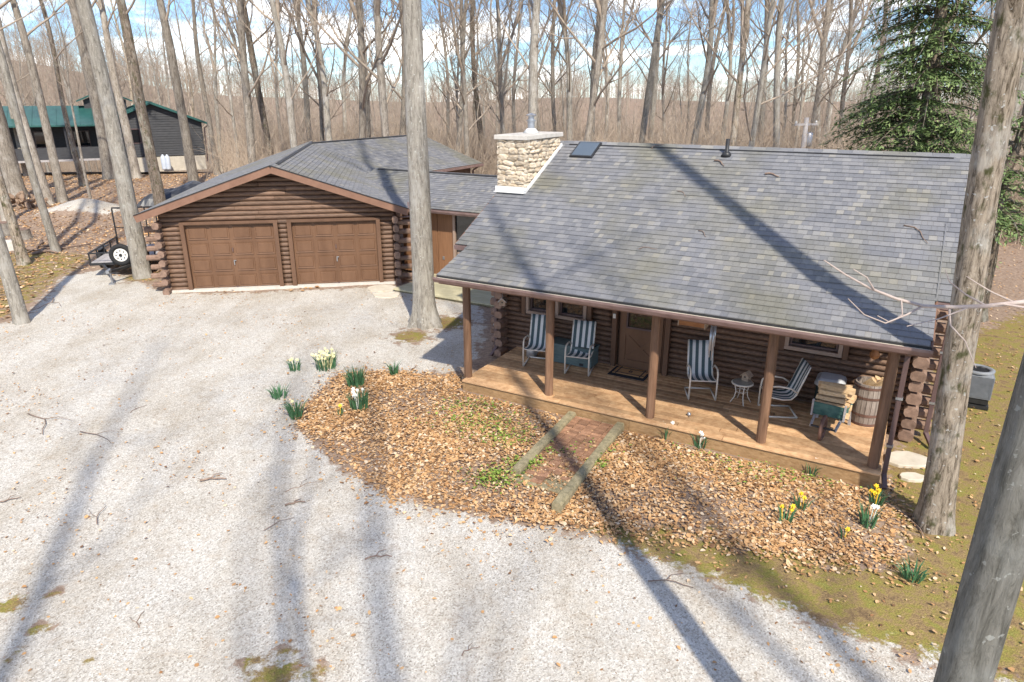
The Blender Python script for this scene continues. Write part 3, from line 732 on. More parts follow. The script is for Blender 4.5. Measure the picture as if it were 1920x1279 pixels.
for dx0, dx1 in doors:
    b = MB(); b.box(((dx0 + dx1) / 2, .045, 1.08), (dx1 - dx0, .05, 2.10)); d = b.build('garage_door', M['door'], gar)
    w = dx1 - dx0
    for r_ in range(4):
        for c_ in range(4):
            pb = MB(); cx = dx0 + w * (c_ + .5) / 4; cz = .05 + 2.08 * (r_ + .5) / 4; pw, ph = w / 4 - .10, 2.08 / 4 - .11; y = .018
            o_ = [(cx - pw/2, cz - ph/2), (cx + pw/2, cz - ph/2), (cx + pw/2, cz + ph/2), (cx - pw/2, cz + ph/2)]
            i_ = [(cx - pw/2 + .045, cz - ph/2 + .045), (cx + pw/2 - .045, cz - ph/2 + .045), (cx + pw/2 - .045, cz + ph/2 - .045), (cx - pw/2 + .045, cz + ph/2 - .045)]
            V = [(a, .0199, e) for a, e in o_] + [(a, y - .022, e) for a, e in o_] + [(a * 1, y - .012, e) for a, e in i_] + [(a + (.012 if k in (0, 3) else -.012), y - .03, e + (.012 if k < 2 else -.012)) for k, (a, e) in enumerate(i_)]
            F = []
            for lv in range(3): F += [(lv * 4 + k, lv * 4 + (k + 1) % 4, lv * 4 + 4 + (k + 1) % 4, lv * 4 + 4 + k) for k in range(4)]
            F.append((12, 13, 14, 15)); pb.add(V, F); pb.build('panel', M['door'], d)
    b = MB(); xm = (dx0 + dx1) / 2; b.box((xm, -.01, .9), (.025, .03, .16)); b.box((xm + .03, -.03, .97), (.07, .02, .025)); b.build('handle', M['galv'], d)
    b = MB(); b.box((xm, -.012, 1.32), (.03, .03, .12)); b.box((xm, -.012, .1), (.06, .03, .05)); b.build('pull', M['spout'], d)
    for x in (dx0 - .06, dx1 + .06):
        t = MB(); t.box((x, -.06, 1.08), (.13, .17, 2.16)); t.build('door_trim', M['trim'], gar, bevel=.006)
    t = MB(); t.box((xm, -.055, 2.20), (dx1 - dx0 + .26, .15, .085)); t.build('door_header', M['trim'], gar, bevel=.006)
# roof slab
gl = Vector((GAX - GE, 0, GAZ - GE * GS)); FO, BK = -.52, 11.4
b = MB(); b.prism([(GAX - GE + .02, GAZ - GE * GS - .16), (GAX - GE + .02, GAZ - GE * GS - .014), (GAX, GAZ - .014), (GAX + GE - .02, GAZ - GE * GS - .014), (GAX + GE - .02, GAZ - GE * GS - .16), (GAX, GAZ - .16)], 'y', FO + .02, BK)
groof = b.build('roof', M['fascia'], gar)
sl_ = math.hypot(GE, GE * GS)
shingles(groof, (GAX - GE, BK, GAZ - GE * GS), (0, -1, 0), (1, 0, GS), BK - FO, sl_, None, None, 21)
shingles(groof, (GAX + GE, FO, GAZ - GE * GS), (0, 1, 0), (-1, 0, GS), BK - FO, sl_, None, lambda u, v: u < 2.6, 22)
for s in (-1, 1):
    b = MB(); a = Vector((GAX, FO - .01, GAZ - .115)); e = Vector((GAX + s * (GE + .01), FO - .01, GAZ - GE * GS - .115)); b.bar(a, e, .045 + .002 * s, .22); b.build('rake_board', M['fascia'], groof)
    b = MB(); b.bar((GAX, FO - .03, GAZ + .004), (GAX + s * (GE + .03), FO - .03, GAZ - GE * GS + .004), .05 + .002 * s, .022); b.build('drip_edge', M['black'], groof)
b = MB()
for i in range(39):
    y = FO + .3 * i; b.prism([(GAX - .15, GAZ - .045), (GAX, GAZ + .02 + .004 * (i % 2)), (GAX + .15, GAZ - .045), (GAX + .15, GAZ - .06), (GAX - .15, GAZ - .06)], 'y', y, y + .295, rc.random())
b.build('ridge_cap', M['shingle'], groof, tone=True)
b = MB(); b.box((GAX + .12, 5.6, GAZ - .012), (.10, 11, .035), M=Matrix.Rotation(math.atan(GS), 3, 'Y')); b.build('ridge_vent', M['black'], groof)
b = MB()
b.prism([(GAX + GE - .02, GAZ - GE * GS - .03), (GAX + GE + .1, GAZ - GE * GS - .03), (GAX + GE + .1, GAZ - GE * GS - .12), (GAX + GE - .02, GAZ - GE * GS - .12)], 'y', FO + .1, 2.0); b.build('gutter', M['gutter'], gar)
b = MB(); P = [(GAX + GE + .05, -.3, 2.42), (GAX + GE + .12, -.32, 2.36), (GAX + GE + .12, -.2, 2.27), (GX1 + .1, .05, 2.2), (GX1 + .1, .05, .2)]; b.tube(P, .04, 8); b.build('downspout', M['gutter'], gar)
# rear wing roof (ridge runs along the house's y axis), given in the house frame
wing = thing('rear_wing', 'low grey shingled wing with gable roof behind the log garage', 'house', HO, HA)
WRX, WZ, WE = -16.4, 3.97, 4.0; WYA, WYB = 12.4, 20.9
b = MB(); b.prism([(WRX - WE, WZ - WE * GS - .16), (WRX - WE, WZ - WE * GS - .014), (WRX, WZ - .014), (WRX + WE, WZ - WE * GS - .014), (WRX + WE, WZ - WE * GS - .16), (WRX, WZ - .16)], 'y', WYA, WYB); wr = b.build('roof', M['fascia'], wing)
shingles(wr, (WRX + WE, WYA, WZ - WE * GS), (0, 1, 0), (-1, 0, GS), WYB - WYA, math.hypot(WE, WE * GS), None, None, 31)
b = MB(); b.prism([(WRX - 3.5, 0), (WRX + 3.5, 0), (WRX + 3.5, 2.6), (WRX, 3.75), (WRX - 3.5, 2.6)], 'y', WYA + .3, WYB - .4); b.build('wall', M['log'], wing)
b = MB(); b.box((WRX + WE + .05, (WYA + WYB) / 2 + 1.2, WZ - WE * GS - .07), (.12, WYB - WYA - 2.5, .1)); b.build('gutter', M['gutter'], wing)
b = MB(); b.tube([(WRX + WE, WYB - .3, WZ - WE * GS - .1), (WRX + WE - .4, WYB - .3, WZ - WE * GS - .35), (WRX + 3.5, WYB - .3, .2)], .05, 8); b.build('downspout', M['spout'], wing)
b = MB(); b.box((WRX + .12, (WYA + WYB) / 2, WZ - .012), (.1, WYB - WYA, .035), M=Matrix.Rotation(math.atan(GS), 3, 'Y')); b.build('ridge_vent', M['black'], wr)
# breezeway between garage and house (house frame)
brz = thing('breezeway', 'low brown panelled link with grey shingle roof between garage and cabin', 'house', HO, HA)
BEY, BEZ, BRY = 7.6, 2.43, 10.2; BRZ = BEZ + (BRY - BEY) * GS; BX0, BX1 = -10.6, -.2
b = MB(); b.prism([(BEY + .02, BEZ - .15), (BEY + .02, BEZ - .014), (BRY, BRZ - .014), (12.8, BEZ - .014), (12.8, BEZ - .15), (BRY, BRZ - .17)], 'x', BX0, BX1); br = b.build('roof', M['fascia'], brz)
shingles(br, (BX0, BEY, BEZ), (1, 0, 0), (0, 1, GS), BX1 - BX0, math.hypot(BRY - BEY, BRZ - BEZ), lambda u, v: True, lambda u, v: u > 3.6 and v < 1.5, 41)
b = MB(); b.box((-4.5, BRY - .12, BRZ - .02), (11.8, .1, .035), M=Matrix.Rotation(math.atan(GS), 3, 'X')); b.build('ridge_vent', M['black'], br)
gutter(brz, -6.9, -.2, BEY - .1, BEZ - .02)
for k in range(9):                                   # vertical panels
    x = -6.95 + k * .1545
b = MB(); b.box((-4, 10.4, 1.25), (7.4, 4.4, 2.5)); b.build('wall_core', M['dark'], brz)
for x0, x1 in ((-7.7, -6.96), (-6.95, -6.21), (-6.2, -5.56), ):
    b = MB(); b.box(((x0 + x1) / 2, 8.0, 1.3), (x1 - x0 - .012, .05, 2.4)); b.build('wall_panel', M['t111'], brz, bevel=.004)
b = MB(); b.box((-5.98, 7.965, .72), (.07, .02, .11)); b.build('outlet_cover', M['galv'], brz)
for x in (-5.50, -4.05, -2.6):
    b = MB(); b.box((x, 7.97, 1.3), (.09, .1, 2.4)); b.build('door_frame', M['winframe'], brz)
for x0, x1 in ((-5.455, -4.095), (-4.005, -2.645)):
    b = MB(); b.box(((x0 + x1) / 2, 8.0, 1.3), (x1 - x0, .02, 2.3)); b.build('pane', M['glass'], brz)
for k in range(2):
    b = MB(); b.box((-4.75, 8.02 - .045, .95 + k * .0), (1.3, .05, .06)); 
b.build('door_rail', M['winframe'], brz)
b = MB(); b.box((-1.5, 8.0, 1.3), (2.1, .05, 2.4)); b.build('wall_panel', M['t111'], brz)

# ================================================================== TREES
def trunk_path(rnd, H, lean=(0, 0), wob=.25, n=14):
    ph = [rnd.uniform(0, 6.28) for _ in range(4)]
    P = []
    for i in range(n + 1):
        t = i / n; z = H * t
        P.append(Vector((lean[0] * z + wob * t * math.sin(t * 5 + ph[0]) + .4 * wob * t * math.sin(t * 13 + ph[1]), lean[1] * z + wob * t * math.sin(t * 4.3 + ph[2]) + .4 * wob * t * math.sin(t * 11 + ph[3]), z)))
    return P
def path_at(P, t):
    f = t * (len(P) - 1); i = min(int(f), len(P) - 2); return P[i].lerp(P[i + 1], f - i)
def trunk_mesh(rnd, P, r0, H, sides, flare, mat_, rough=.05):
    """tapered, slightly lumpy bole with root flare"""
    zs = [0, .08, .2, .4, .7, 1.1, 1.7]; k = 1.7
    while k < H: k += max(.45, H / 34); zs.append(min(k, H))
    ph = [rnd.uniform(0, 6.28) for _ in range(6)]; nl = rnd.choice((4, 5, 6)); V = []
    for z in zs:
        c = path_at(P, z / H); t = z / H; r = r0 * (1 - .8 * t ** 1.05) + .006
        fl = flare * math.exp(-z / .33)
        for s in range(sides):
            a = 2 * PI * s / sides
            q = r * (1 + rough * math.sin(2 * a + ph[0] + z * .7) + rough * .8 * math.sin(3 * a + ph[1] - z * 1.1) + rough * .7 * math.sin(5 * a + z * 2.3 + ph[2])) + r0 * fl * (1 + .55 * math.sin(nl * a + ph[3]) + .3 * math.sin(2 * a + ph[4]))
            V.append((c.x + q * math.cos(a), c.y + q * math.sin(a), z - (.12 if z == 0 else 0)))
    b = MB(); n = len(zs)
    F = [(i * sides + s, i * sides + (s + 1) % sides, (i + 1) * sides + (s + 1) % sides, (i + 1) * sides + s) for i in range(n - 1) for s in range(sides)] + [tuple((n - 1) * sides + s for s in range(sides))]
    b.add(V, F); return b.mesh('trunk', mat_, True, recalc=False)
def grow(b, rnd, p, d, L, r, lvl, maxl, n):
    """a limb and what grows from it"""
    seg = max(3, 6 - lvl); pts = [p.copy()]; q = p.copy(); dd = d.normalized()
    for i in range(seg):
        dd = (dd + Vector((rnd.uniform(-1, 1), rnd.uniform(-1, 1), rnd.uniform(-.5, .9))) * (.24 + .06 * lvl)).normalized()
        if lvl < 2: dd = (dd + Vector((0, 0, .07))).normalized()
        q = q + dd * (L / seg); pts.append(q.copy())
    rad = [max(r * (1 - .85 * i / seg), .004) for i in range(seg + 1)]
    b.tube(pts, rad, max(3, 6 - lvl), cap=False)
    if lvl >= maxl: return
    for k in range(n[lvl]):
        t = rnd.uniform(.25, 1.0) if lvl else rnd.uniform(.2, .97)
        bp = path_at(pts, t); ax = (path_at(pts, min(1, t + .05)) - path_at(pts, max(0, t - .05))).normalized()
        sd = Vector((rnd.uniform(-1, 1), rnd.uniform(-1, 1), rnd.uniform(-.3, .7))); sd = (sd - ax * sd.dot(ax))
        if sd.length < .1: continue
        nd_ = (ax * rnd.uniform(.5, 1.1) + sd.normalized() * rnd.uniform(.6, 1.1)).normalized()
        grow(b, rnd, bp, nd_, L * rnd.uniform(.35, .62), max(r * (1 - .8 * t) * rnd.uniform(.45, .75), .005), lvl + 1, maxl, n)
def bare_tree(name, seed, H, r0, mat_, lean=(0, 0), first=.32, limbs=13, n=(5, 4, 3), maxl=3, fork=False, sides=12, flare=.45, wob=.3, rough=.05, spread=1.0):
    rnd = random.Random(seed); P = trunk_path(rnd, H, lean, wob)
    root = thing(name, 'x', 'tree')
    obj('trunk', trunk_mesh(rnd, P, r0, H, sides, flare, mat_, rough), root)
    b = MB()
    if fork:
        t = rnd.uniform(.28, .42); p = path_at(P, t); a = rnd.uniform(0, 6.28)
        grow(b, rnd, p, Vector((math.cos(a) * .35, math.sin(a) * .35, 1)), H * .5, r0 * .6, 0, maxl, (n[0] + 4,) + tuple(n[1:]))
    for k in range(limbs):
        t = first + (.98 - first) * ((k + rnd.random()) / limbs); p = path_at(P, t); a = k * 2.4 + rnd.uniform(-.6, .6)
        up = rnd.uniform(.5, 1.3); L = H * rnd.uniform(.14, .28) * (1.15 - .75 * t) * spread + .5
        rr = r0 * (1 - .8 * t) * rnd.uniform(.28, .5)
        grow(b, rnd, p, Vector((math.cos(a), math.sin(a), up)), L, rr, 0, maxl, n)
    c = b.build('crown', M['twigs'], root, smooth=True, recalc=False)
    return root
GRP = 'bare trees of the wood'
kinds = [  # prototypes of the wood
    ('bare_tree', 101, 24, .24, 'bark_grey', .30, False), ('bare_tree', 102, 26, .27, 'bark_smooth', .36, True), ('bare_tree', 103, 22, .20, 'bark_moss', .30, True),
    ('bare_tree', 104, 25, .25, 'bark_dark', .38, False), ('bare_tree', 105, 20, .15, 'bark_smooth', .26, False), ('bare_tree', 106, 23, .22, 'bark_grey', .26, True), ('slim_tree', 107, 15, .085, 'bark_grey', .22, False)]
protos = []
for (nm, sd, H, r0, mm, first, fk) in kinds:
    protos.append(bare_tree(nm, sd, H, r0 * .8, M[mm], (random.Random(sd).uniform(-.02, .02), 0), first * .62, 19, (6, 4, 3), 3, fk, 11, .4, .7, spread=1.15))
used = [False] * len(protos)
tone_word = {'bark_grey': 'grey-brown', 'bark_smooth': 'pale smooth-barked', 'bark_moss': 'moss-flecked', 'bark_dark': 'dark mossy'}
def put_tree(k, x, y, rz, sc, label, group=None):
    z = tz(x, y) - .05
    if used[k]: o = dup(protos[k], (x, y, z), rz, label, group, sc)
    else: o = protos[k]; used[k] = True; o.location = (x, y, z); o.rotation_euler = (0, 0, rz); o.scale = (sc,) * 3
    o.rotation_euler[0] = RT.gauss(0, .045); o.rotation_euler[1] = RT.gauss(0, .045)
    o['label'] = label
    if group: o['group'] = group
    elif 'group' in o: del o['group']
    return o
RT = random.Random(77)
# --- trees one can tell apart (own mesh, own lean)
def special(seed, base, H, r0, mm, label, lean=(0, 0), z=0, name='bare_tree', **kw):
    o = bare_tree(name, seed, H, r0, M[mm], lean, **kw); o.location = (base.x, base.y, tz(base.x, base.y) - .02); o['label'] = label; return o
special(201, G(797, 608), 25, .295, 'bark_smooth', 'thick pale trunk standing in gravel between garage and porch', (-.002, 0), first=.45, sides=28, flare=.62, wob=.10, rough=.022, limbs=9)
special(202, G(1752, 985), 24, .205, 'bark_moss', 'big mossy lichen-spotted trunk at the corner of the porch roof', (-.062, .02), first=.55, sides=28, flare=.40, wob=.12, rough=.05, limbs=9)
near = special(203, Vector((2.97, 3.62, 0)), 23, .162, 'bark_beech', 'smooth grey trunk rising from the mossy drive edge, with one long low branch', (0.004, 0), first=.5, sides=30, flare=.35, wob=.05, rough=.02, limbs=8)
# its long low branch
bb = MB(); rb = random.Random(31)
def px_at(u, v, t): d = ray(u, v); return Vector((0, 0, CAM_H)) + d * t
def branch(pts, r0, r1, n=6):
    pl = [px_at(*p) - near.location for p in pts]; bb.tube(pl, [r0 + (r1 - r0) * i / (len(pl) - 1) for i in range(len(pl))], n, cap=False)
branch([(2010, 562, 4.75), (1920, 566, 4.75), (1850, 574, 4.7), (1790, 576, 4.7), (1730, 574, 4.65), (1680, 560, 4.6), (1630, 540, 4.55), (1585, 515, 4.5), (1545, 488, 4.45)], .019, .004)
branch([(1730, 574, 4.65), (1700, 590, 4.6), (1660, 606, 4.55), (1620, 590, 4.5), (1590, 560, 4.45)], .008, .003, 4)
branch([(1690, 563, 4.6), (1692, 590, 4.6), (1670, 605, 4.6), (1645, 592, 4.6)], .007, .003, 4)
branch([(1850, 574, 4.7), (1810, 552, 4.7), (1780, 528, 4.7), (1772, 505, 4.7)], .008, .003, 4)
branch([(1900, 566, 4.75), (1860, 548, 4.8), (1830, 530, 4.8), (1812, 518, 4.8)], .008, .003, 4)
branch([(1780, 577, 4.7), (1782, 610, 4.65), (1810, 640, 4.6), (1830, 690, 4.6)], .009, .003, 4)
branch([(1640, 545, 4.55), (1625, 520, 4.5), (1600, 505, 4.5)], .006, .003, 4)
branch([(1990, 590, 4.75), (1930, 578, 4.72), (1880, 570, 4.7), (1820, 575, 4.7), (1760, 598, 4.65), (1700, 612, 4.6)], .011, .003, 5)
M['redtwig'] = mat('pale_branch', (.34, .27, .24), (.50, .42, .37), 9, (1, 1, 1), .8, .2, .1)
bb.build('low_branch', M['redtwig'], near, smooth=True, recalc=False)
LT = [  # base pixel, height, radius, bark, label, lean
 ((42, 606), 20, .17, 'bark_smooth', 'slender grey trunk at the gravel edge beside its long shadow', (-.035, 0)),
 ((47, 497), 21, .17, 'bark_moss', 'mossy leaning trunk beside the cut stumps', (-.06, 0)),
 ((106, 474), 20, .15, 'bark_smooth', 'slim pale trunk by fallen branches near the trailer', (-.075, 0)),
 ((268, 520), 25, .27, 'bark_smooth', 'stout pale trunk between trailer and garage corner', (-.045, 0)),
 ((305, 398), 24, .30, 'bark_dark', 'dark moss-patched trunk behind the garage eave', (-.05, 0)),
 ((366, 352), 25, .33, 'bark_grey', 'straight grey trunk beside the tarp-covered pile', (-.035, 0)),
 ((120, 383), 22, .25, 'bark_grey', 'grey trunk rising beside the pale gravel pile', (-.02, 0)),
 ((92, 386), 23, .29, 'bark_grey', 'tall grey-brown trunk behind the gravel pile, leaning left', (-.07, 0)),
 ((34, 376), 24, .52, 'bark_grey', 'very thick trunk next to the rubble heap', (-.05, 0)),
 ((207, 335), 25, .42, 'bark_grey', 'broad trunk in front of the green-roofed house porch', (-.03, 0)),
 ((256, 332), 23, .33, 'bark_grey', 'trunk in front of the grey gable wall near the tanks', (-.03, 0)),
 ((156, 351), 20, .18, 'bark_dark', 'thin dark crooked trunk leaning across the far porch', (-.05, 0)),
 ((172, 384), 12, .075, 'bark_grey', 'thin sapling standing in leaves beyond the gravel pile', (-.01, 0)),
 ((408, 326), 21, .22, 'bark_grey', 'grey trunk just past the corner of the grey house', (-.01, 0)),
 ((15, 420), 22, .20, 'bark_smooth', 'pale trunk by the low block beside the stumps', (-.09, 0)),
]
for i, (b0, H, r0, mm, lab, ln) in enumerate(LT):
    special(300 + i, G(*b0), H, r0, mm, lab, ln, first=.40, sides=14, flare=.3, wob=.35, limbs=10, n=(4, 3, 2))
# behind the camera: the trees whose shadows lie across the drive
sv = Vector((-math.sin(-SHADOW_AZ) * -1, 0, 0))
back = Vector((math.sin(-SHADOW_AZ), -math.cos(-SHADOW_AZ), 0))
for i, (u, v, s, H, r0) in enumerate(((541, 1260, 11, 23, .14), (735, 1270, 15, 26, .22), (1590, 1275, 13, 25, .21), (590, 1200, 7, 13, .07), (60, 1130, 12, 24, .17))):
    p = G(u, v) + back * s
    special(400 + i, p, H, r0, 'bark_grey', 'bare tree across the drive casting the %s trunk shadow' % ('narrow straight,wide blurred,broad,thin short,long slanting,faint slanting,outermost'.split(',')[i]), (0, 0), first=.52, sides=10, limbs=6, n=(3, 3, 2), maxl=3, fork=i in (1, 2))
# --- the wood behind the buildings, in measured directions
zones = ((-1e9, 90, 'left of the green-roofed house'), (90, 420, 'behind the green-roofed house'), (420, 600, 'behind the garage ridge'), (600, 770, 'behind the rear wing roof'), (770, 925, 'between pale trunk and chimney'), (925, 1060, 'behind the stone chimney'), (1060, 1290, 'behind the skylight end of the ridge'), (1290, 1480, 'behind the roof vent pipe'), (1480, 1660, 'beside the utility pole'), (1660, 1e9, 'around the tall evergreen'))
fork_word = ['straight', 'forked', 'forked', 'straight', 'thin', 'forked', 'slim']
def wood_label(k, u, d):
    zn = [w for a, c, w in zones if a <= u < c][0]
    dp = 'at the wood edge' if d < 55 else ('well inside the wood' if d < 95 else 'deep in the wood')
    if k == 6: return 'slim bare sapling %s %s' % (dp, zn)
    return '%s %s bare tree %s %s' % (fork_word[k], tone_word[kinds[k][4]], dp, zn)
placed = []
spots = [(430, 60), (455, 46), (470, 75), (498, 52), (520, 85), (545, 40), (572, 66), (592, 50), (612, 44), (640, 80), (665, 42), (686, 56), (705, 90), (722, 40), (746, 52), (770, 70), (835, 62), (852, 48), (876, 44), (890, 85), (906, 58), (930, 75), (950, 46), (966, 60), (996, 38), (1020, 80), (1045, 66), (1075, 50), (1092, 42), (1112, 55), (1140, 85), (1165, 70), (1200, 48), (1225, 62), (1262, 80), (1300, 44), (1330, 70), (1362, 58), (1386, 40), (1410, 36), (1440, 75), (1478, 48), (1500, 66), (1532, 58), (1560, 80), (1590, 62), (1630, 70), (1690, 30), (1760, 55), (1850, 48), (1900, 36), (1940, 60), (15, 70), (60, 95), (130, 85), (180, 100), (235, 90), (290, 105), (345, 95), (395, 80), (1980, 45), (2050, 38)]
for i, (u, d) in enumerate(spots):
    k = RT.choice([0, 1, 2, 3, 4, 5, 5, 0, 1]); p = away(u, d)
    put_tree(k, p.x, p.y, RT.uniform(0, 6.28), RT.uniform(.85, 1.25), wood_label(k, u, d), GRP); placed.append(p)
n_ = 0
while n_ < 105:
    u = RT.uniform(-150, 2080); d = RT.uniform(52, 150); p = away(u, d)
    if u < 420 and 50 < d < 92 and u > -100: continue          # the neighbour's clearing
    if any((p - q).length < 3.0 for q in placed): continue
    placed.append(p); n_ += 1
    k = RT.choice([0, 1, 2, 4, 5, 4, 6, 6, 6, 6])
    put_tree(k, p.x, p.y, RT.uniform(0, 6.28), RT.uniform(.6, 1.15), wood_label(k, u, d), GRP if k != 6 else 'saplings of the wood')

# --- far wood and brush, each one mass
def scatter(name, pts, objs, label, cat, smin, smax, seed):
    me = bpy.data.meshes.new(name); me.from_pydata(pts, [], []); me.update()
    o = obj(name, me); tag(o, label, cat, kind='stuff')
    c = bpy.data.collections.new(name + '_source')
    for q in objs: c.objects.link(q)
    ng = bpy.data.node_groups.new(name, 'GeometryNodeTree'); ng.interface.new_socket('Geometry', in_out='INPUT', socket_type='NodeSocketGeometry'); ng.interface.new_socket('Geometry', in_out='OUTPUT', socket_type='NodeSocketGeometry')
    N = ng.nodes; i = N.new('NodeGroupInput'); u = N.new('NodeGroupOutput'); ci = N.new('GeometryNodeCollectionInfo'); ci.inputs['Collection'].default_value = c; ci.inputs['Separate Children'].default_value = True; ci.inputs['Reset Children'].default_value = True
    ip = N.new('GeometryNodeInstanceOnPoints'); ip.inputs['Pick Instance'].default_value = True
    rv = N.new('FunctionNodeRandomValue'); rv.data_type = 'FLOAT_VECTOR'; rv.inputs[0].default_value = (-.04, -.04, 0); rv.inputs[1].default_value = (.04, .04, 6.28); rv.inputs['Seed'].default_value = seed
    rs_ = N.new('FunctionNodeRandomValue'); rs_.data_type = 'FLOAT'; rs_.inputs[2].default_value = smin; rs_.inputs[3].default_value = smax; rs_.inputs['Seed'].default_value = seed + 1
    ri = N.new('FunctionNodeRandomValue'); ri.data_type = 'INT'; ri.inputs[4].default_value = 0; ri.inputs[5].default_value = len(objs) - 1; ri.inputs['Seed'].default_value = seed + 2
    L = ng.links; L.new(i.outputs[0], ip.inputs['Points']); L.new(ci.outputs[0], ip.inputs['Instance']); L.new(rv.outputs[0], ip.inputs['Rotation']); L.new(rs_.outputs[1], ip.inputs['Scale']); L.new(ri.outputs[2], ip.inputs['Instance Index']); L.new(ip.outputs[0], u.inputs[0])
    m = o.modifiers.new('scatter', 'NODES'); m.node_group = ng; return o
def loose(name, b, m):
    return bpy.data.objects.new(name, b.mesh(name, m, False, recalc=False))
far_objs = []
for s in range(4):
    rnd = random.Random(600 + s); b = MB(); H = rnd.uniform(17, 22); P = trunk_path(rnd, H, (0, 0), .6, 8)
    b.tube(P, [.2 * (1 - .85 * i / 8) + .01 for i in range(9)], 5, cap=False)
    for k in range(16):
        t = .28 + .7 * k / 16; a = k * 2.4 + rnd.uniform(-.5, .5)
        grow(b, rnd, path_at(P, t), Vector((math.cos(a), math.sin(a), rnd.uniform(.5, 1.2))), H * rnd.uniform(.13, .24), .055, 1, 3, (0, 5, 3))
    far_objs.append(loose('far_tree_source', b, M['twigs']))
rf = random.Random(5); pts = []
while len(pts) < 3600:
    az = rf.uniform(-.95, .95); d = 125 + 420 * rf.random() ** 1.0; x, y = d * math.sin(az), d * math.cos(az); pts.append((x, y, tz(x, y) - .2))
scatter('far_wood', pts, far_objs, 'brown-grey leafless woodland covering the distant hillside', 'woodland', .6, .95, 3)
br_objs = []
for s in range(4):
    rnd = random.Random(700 + s); b = MB()
    for k in range(26):
        a = rnd.uniform(0, 6.28); p = Vector((rnd.gauss(0, .7), rnd.gauss(0, .7), 0))
        grow(b, rnd, p, Vector((math.cos(a) * .35, math.sin(a) * .35, 1)), rnd.uniform(1.2, 3.4), .014, 2, 3, (0, 0, 4))
    br_objs.append(loose('brush_source', b, M['brush']))
pts = []
while len(pts) < 1500:
    u = rf.uniform(-200, 2150); d = 36 + 110 * rf.random() ** 1.2; p = away(u, d)
    if u < 430 and d < 100: continue
    q = p - HO; lx, ly = q.dot(hx), q.dot(hy)
    if -22 < lx < 10 and ly < 23: continue
    pts.append((p.x, p.y, tz(p.x, p.y) - .05))
scatter('brush', pts, br_objs, 'tan leafless undergrowth filling the wood behind the cabins', 'undergrowth', .6, 1.5, 9)

# --- hemlocks
def hemlock(seed, H, r, loc, label, dens=1.0, zmin=.9):
    rnd = random.Random(seed); root = thing('hemlock_tree', label, 'tree', loc)
    P = trunk_path(rnd, H, (0, 0), .2)
    obj('trunk', trunk_mesh(rnd, P, .24, H, 10, .3, M['bark_dark']), root)
    b = MB(); lm = MB(); z = zmin
    while z < H - .4:
        t = z / H; R0 = r * (1 - t) ** .8 * (1.0 if t > .1 else .8) + .25
        for k in range(int(11 * dens) + 1):
            a = rnd.uniform(0, 6.28); L = R0 * rnd.uniform(.65, 1.15); dirv = Vector((math.cos(a), math.sin(a), 0)); p0 = path_at(P, t); rise = rnd.uniform(.02, .5)
            pts = []
            for i in range(7):
                s = i / 6; pts.append(p0 + dirv * (L * s) + Vector((0, 0, L * (rise * s - (rise + .24) * s * s))))
            lm.tube(pts, [.035 * (1 - .9 * i / 6) * (1 - t * .6) + .004 for i in range(7)], 4, cap=False)
            side = Vector((-dirv.y, dirv.x, 0)); m = int(L * 6)
            for i in range(m):
                s = .18 + .82 * (i + rnd.random()) / m; q = path_at(pts, s)
                for sg in (-1, 1):
                    l2 = (.35 + .42 * L * (1 - s * .75)) * rnd.uniform(.45, .9) * .75
                    d2 = (side * sg + dirv * rnd.uniform(.4, 1.0) + Vector((0, 0, rnd.uniform(-.45, .12)))).normalized(); tip = q + d2 * l2
                    nsp = max(4, int(l2 / .055))
                    for e in range(nsp):
                        f = (e + rnd.random()) / nsp; c = q + d2 * (l2 * f) + Vector((0, 0, -.10 * f * f))
                        w = rnd.uniform(.016, .034); ll = rnd.uniform(.11, .22); d3 = (d2 + side * rnd.uniform(-.9, .9) + dirv * rnd.uniform(-.5, .5) + Vector((0, 0, rnd.uniform(-.5, .2)))).normalized(); u3 = d3.cross(Vector((rnd.uniform(-.4, .4), rnd.uniform(-.4, .4), 1))).normalized()
                        tn = min(1, max(0, .25 + .45 * f * s + rnd.uniform(-.2, .35)))
                        b.add([c, c + d3 * ll * .5 + u3 * w, c + d3 * ll, c + d3 * ll * .5 - u3 * w], [(0, 1, 2, 3)], tn)
        z += rnd.uniform(.26, .42) if z < 13 else 1.2
    cr_ = b.build('crown', M['needle'], root, tone=True, recalc=False)
    tag(lm.build('limbs', M['bark_dark'], root, recalc=False), kind='stuff')
    return root
p = away(1745, 27.0); hemlock(11, 19, 3.1, (p.x, p.y, tz(p.x, p.y)), 'tall dark green evergreen with drooping sprays behind the cabin roof')
p = away(1925, 23.0); hemlock(12, 6.0, 2.2, (p.x, p.y, tz(p.x, p.y)), 'smaller green evergreen half hidden by the mossy trunk', .9, 2.6)

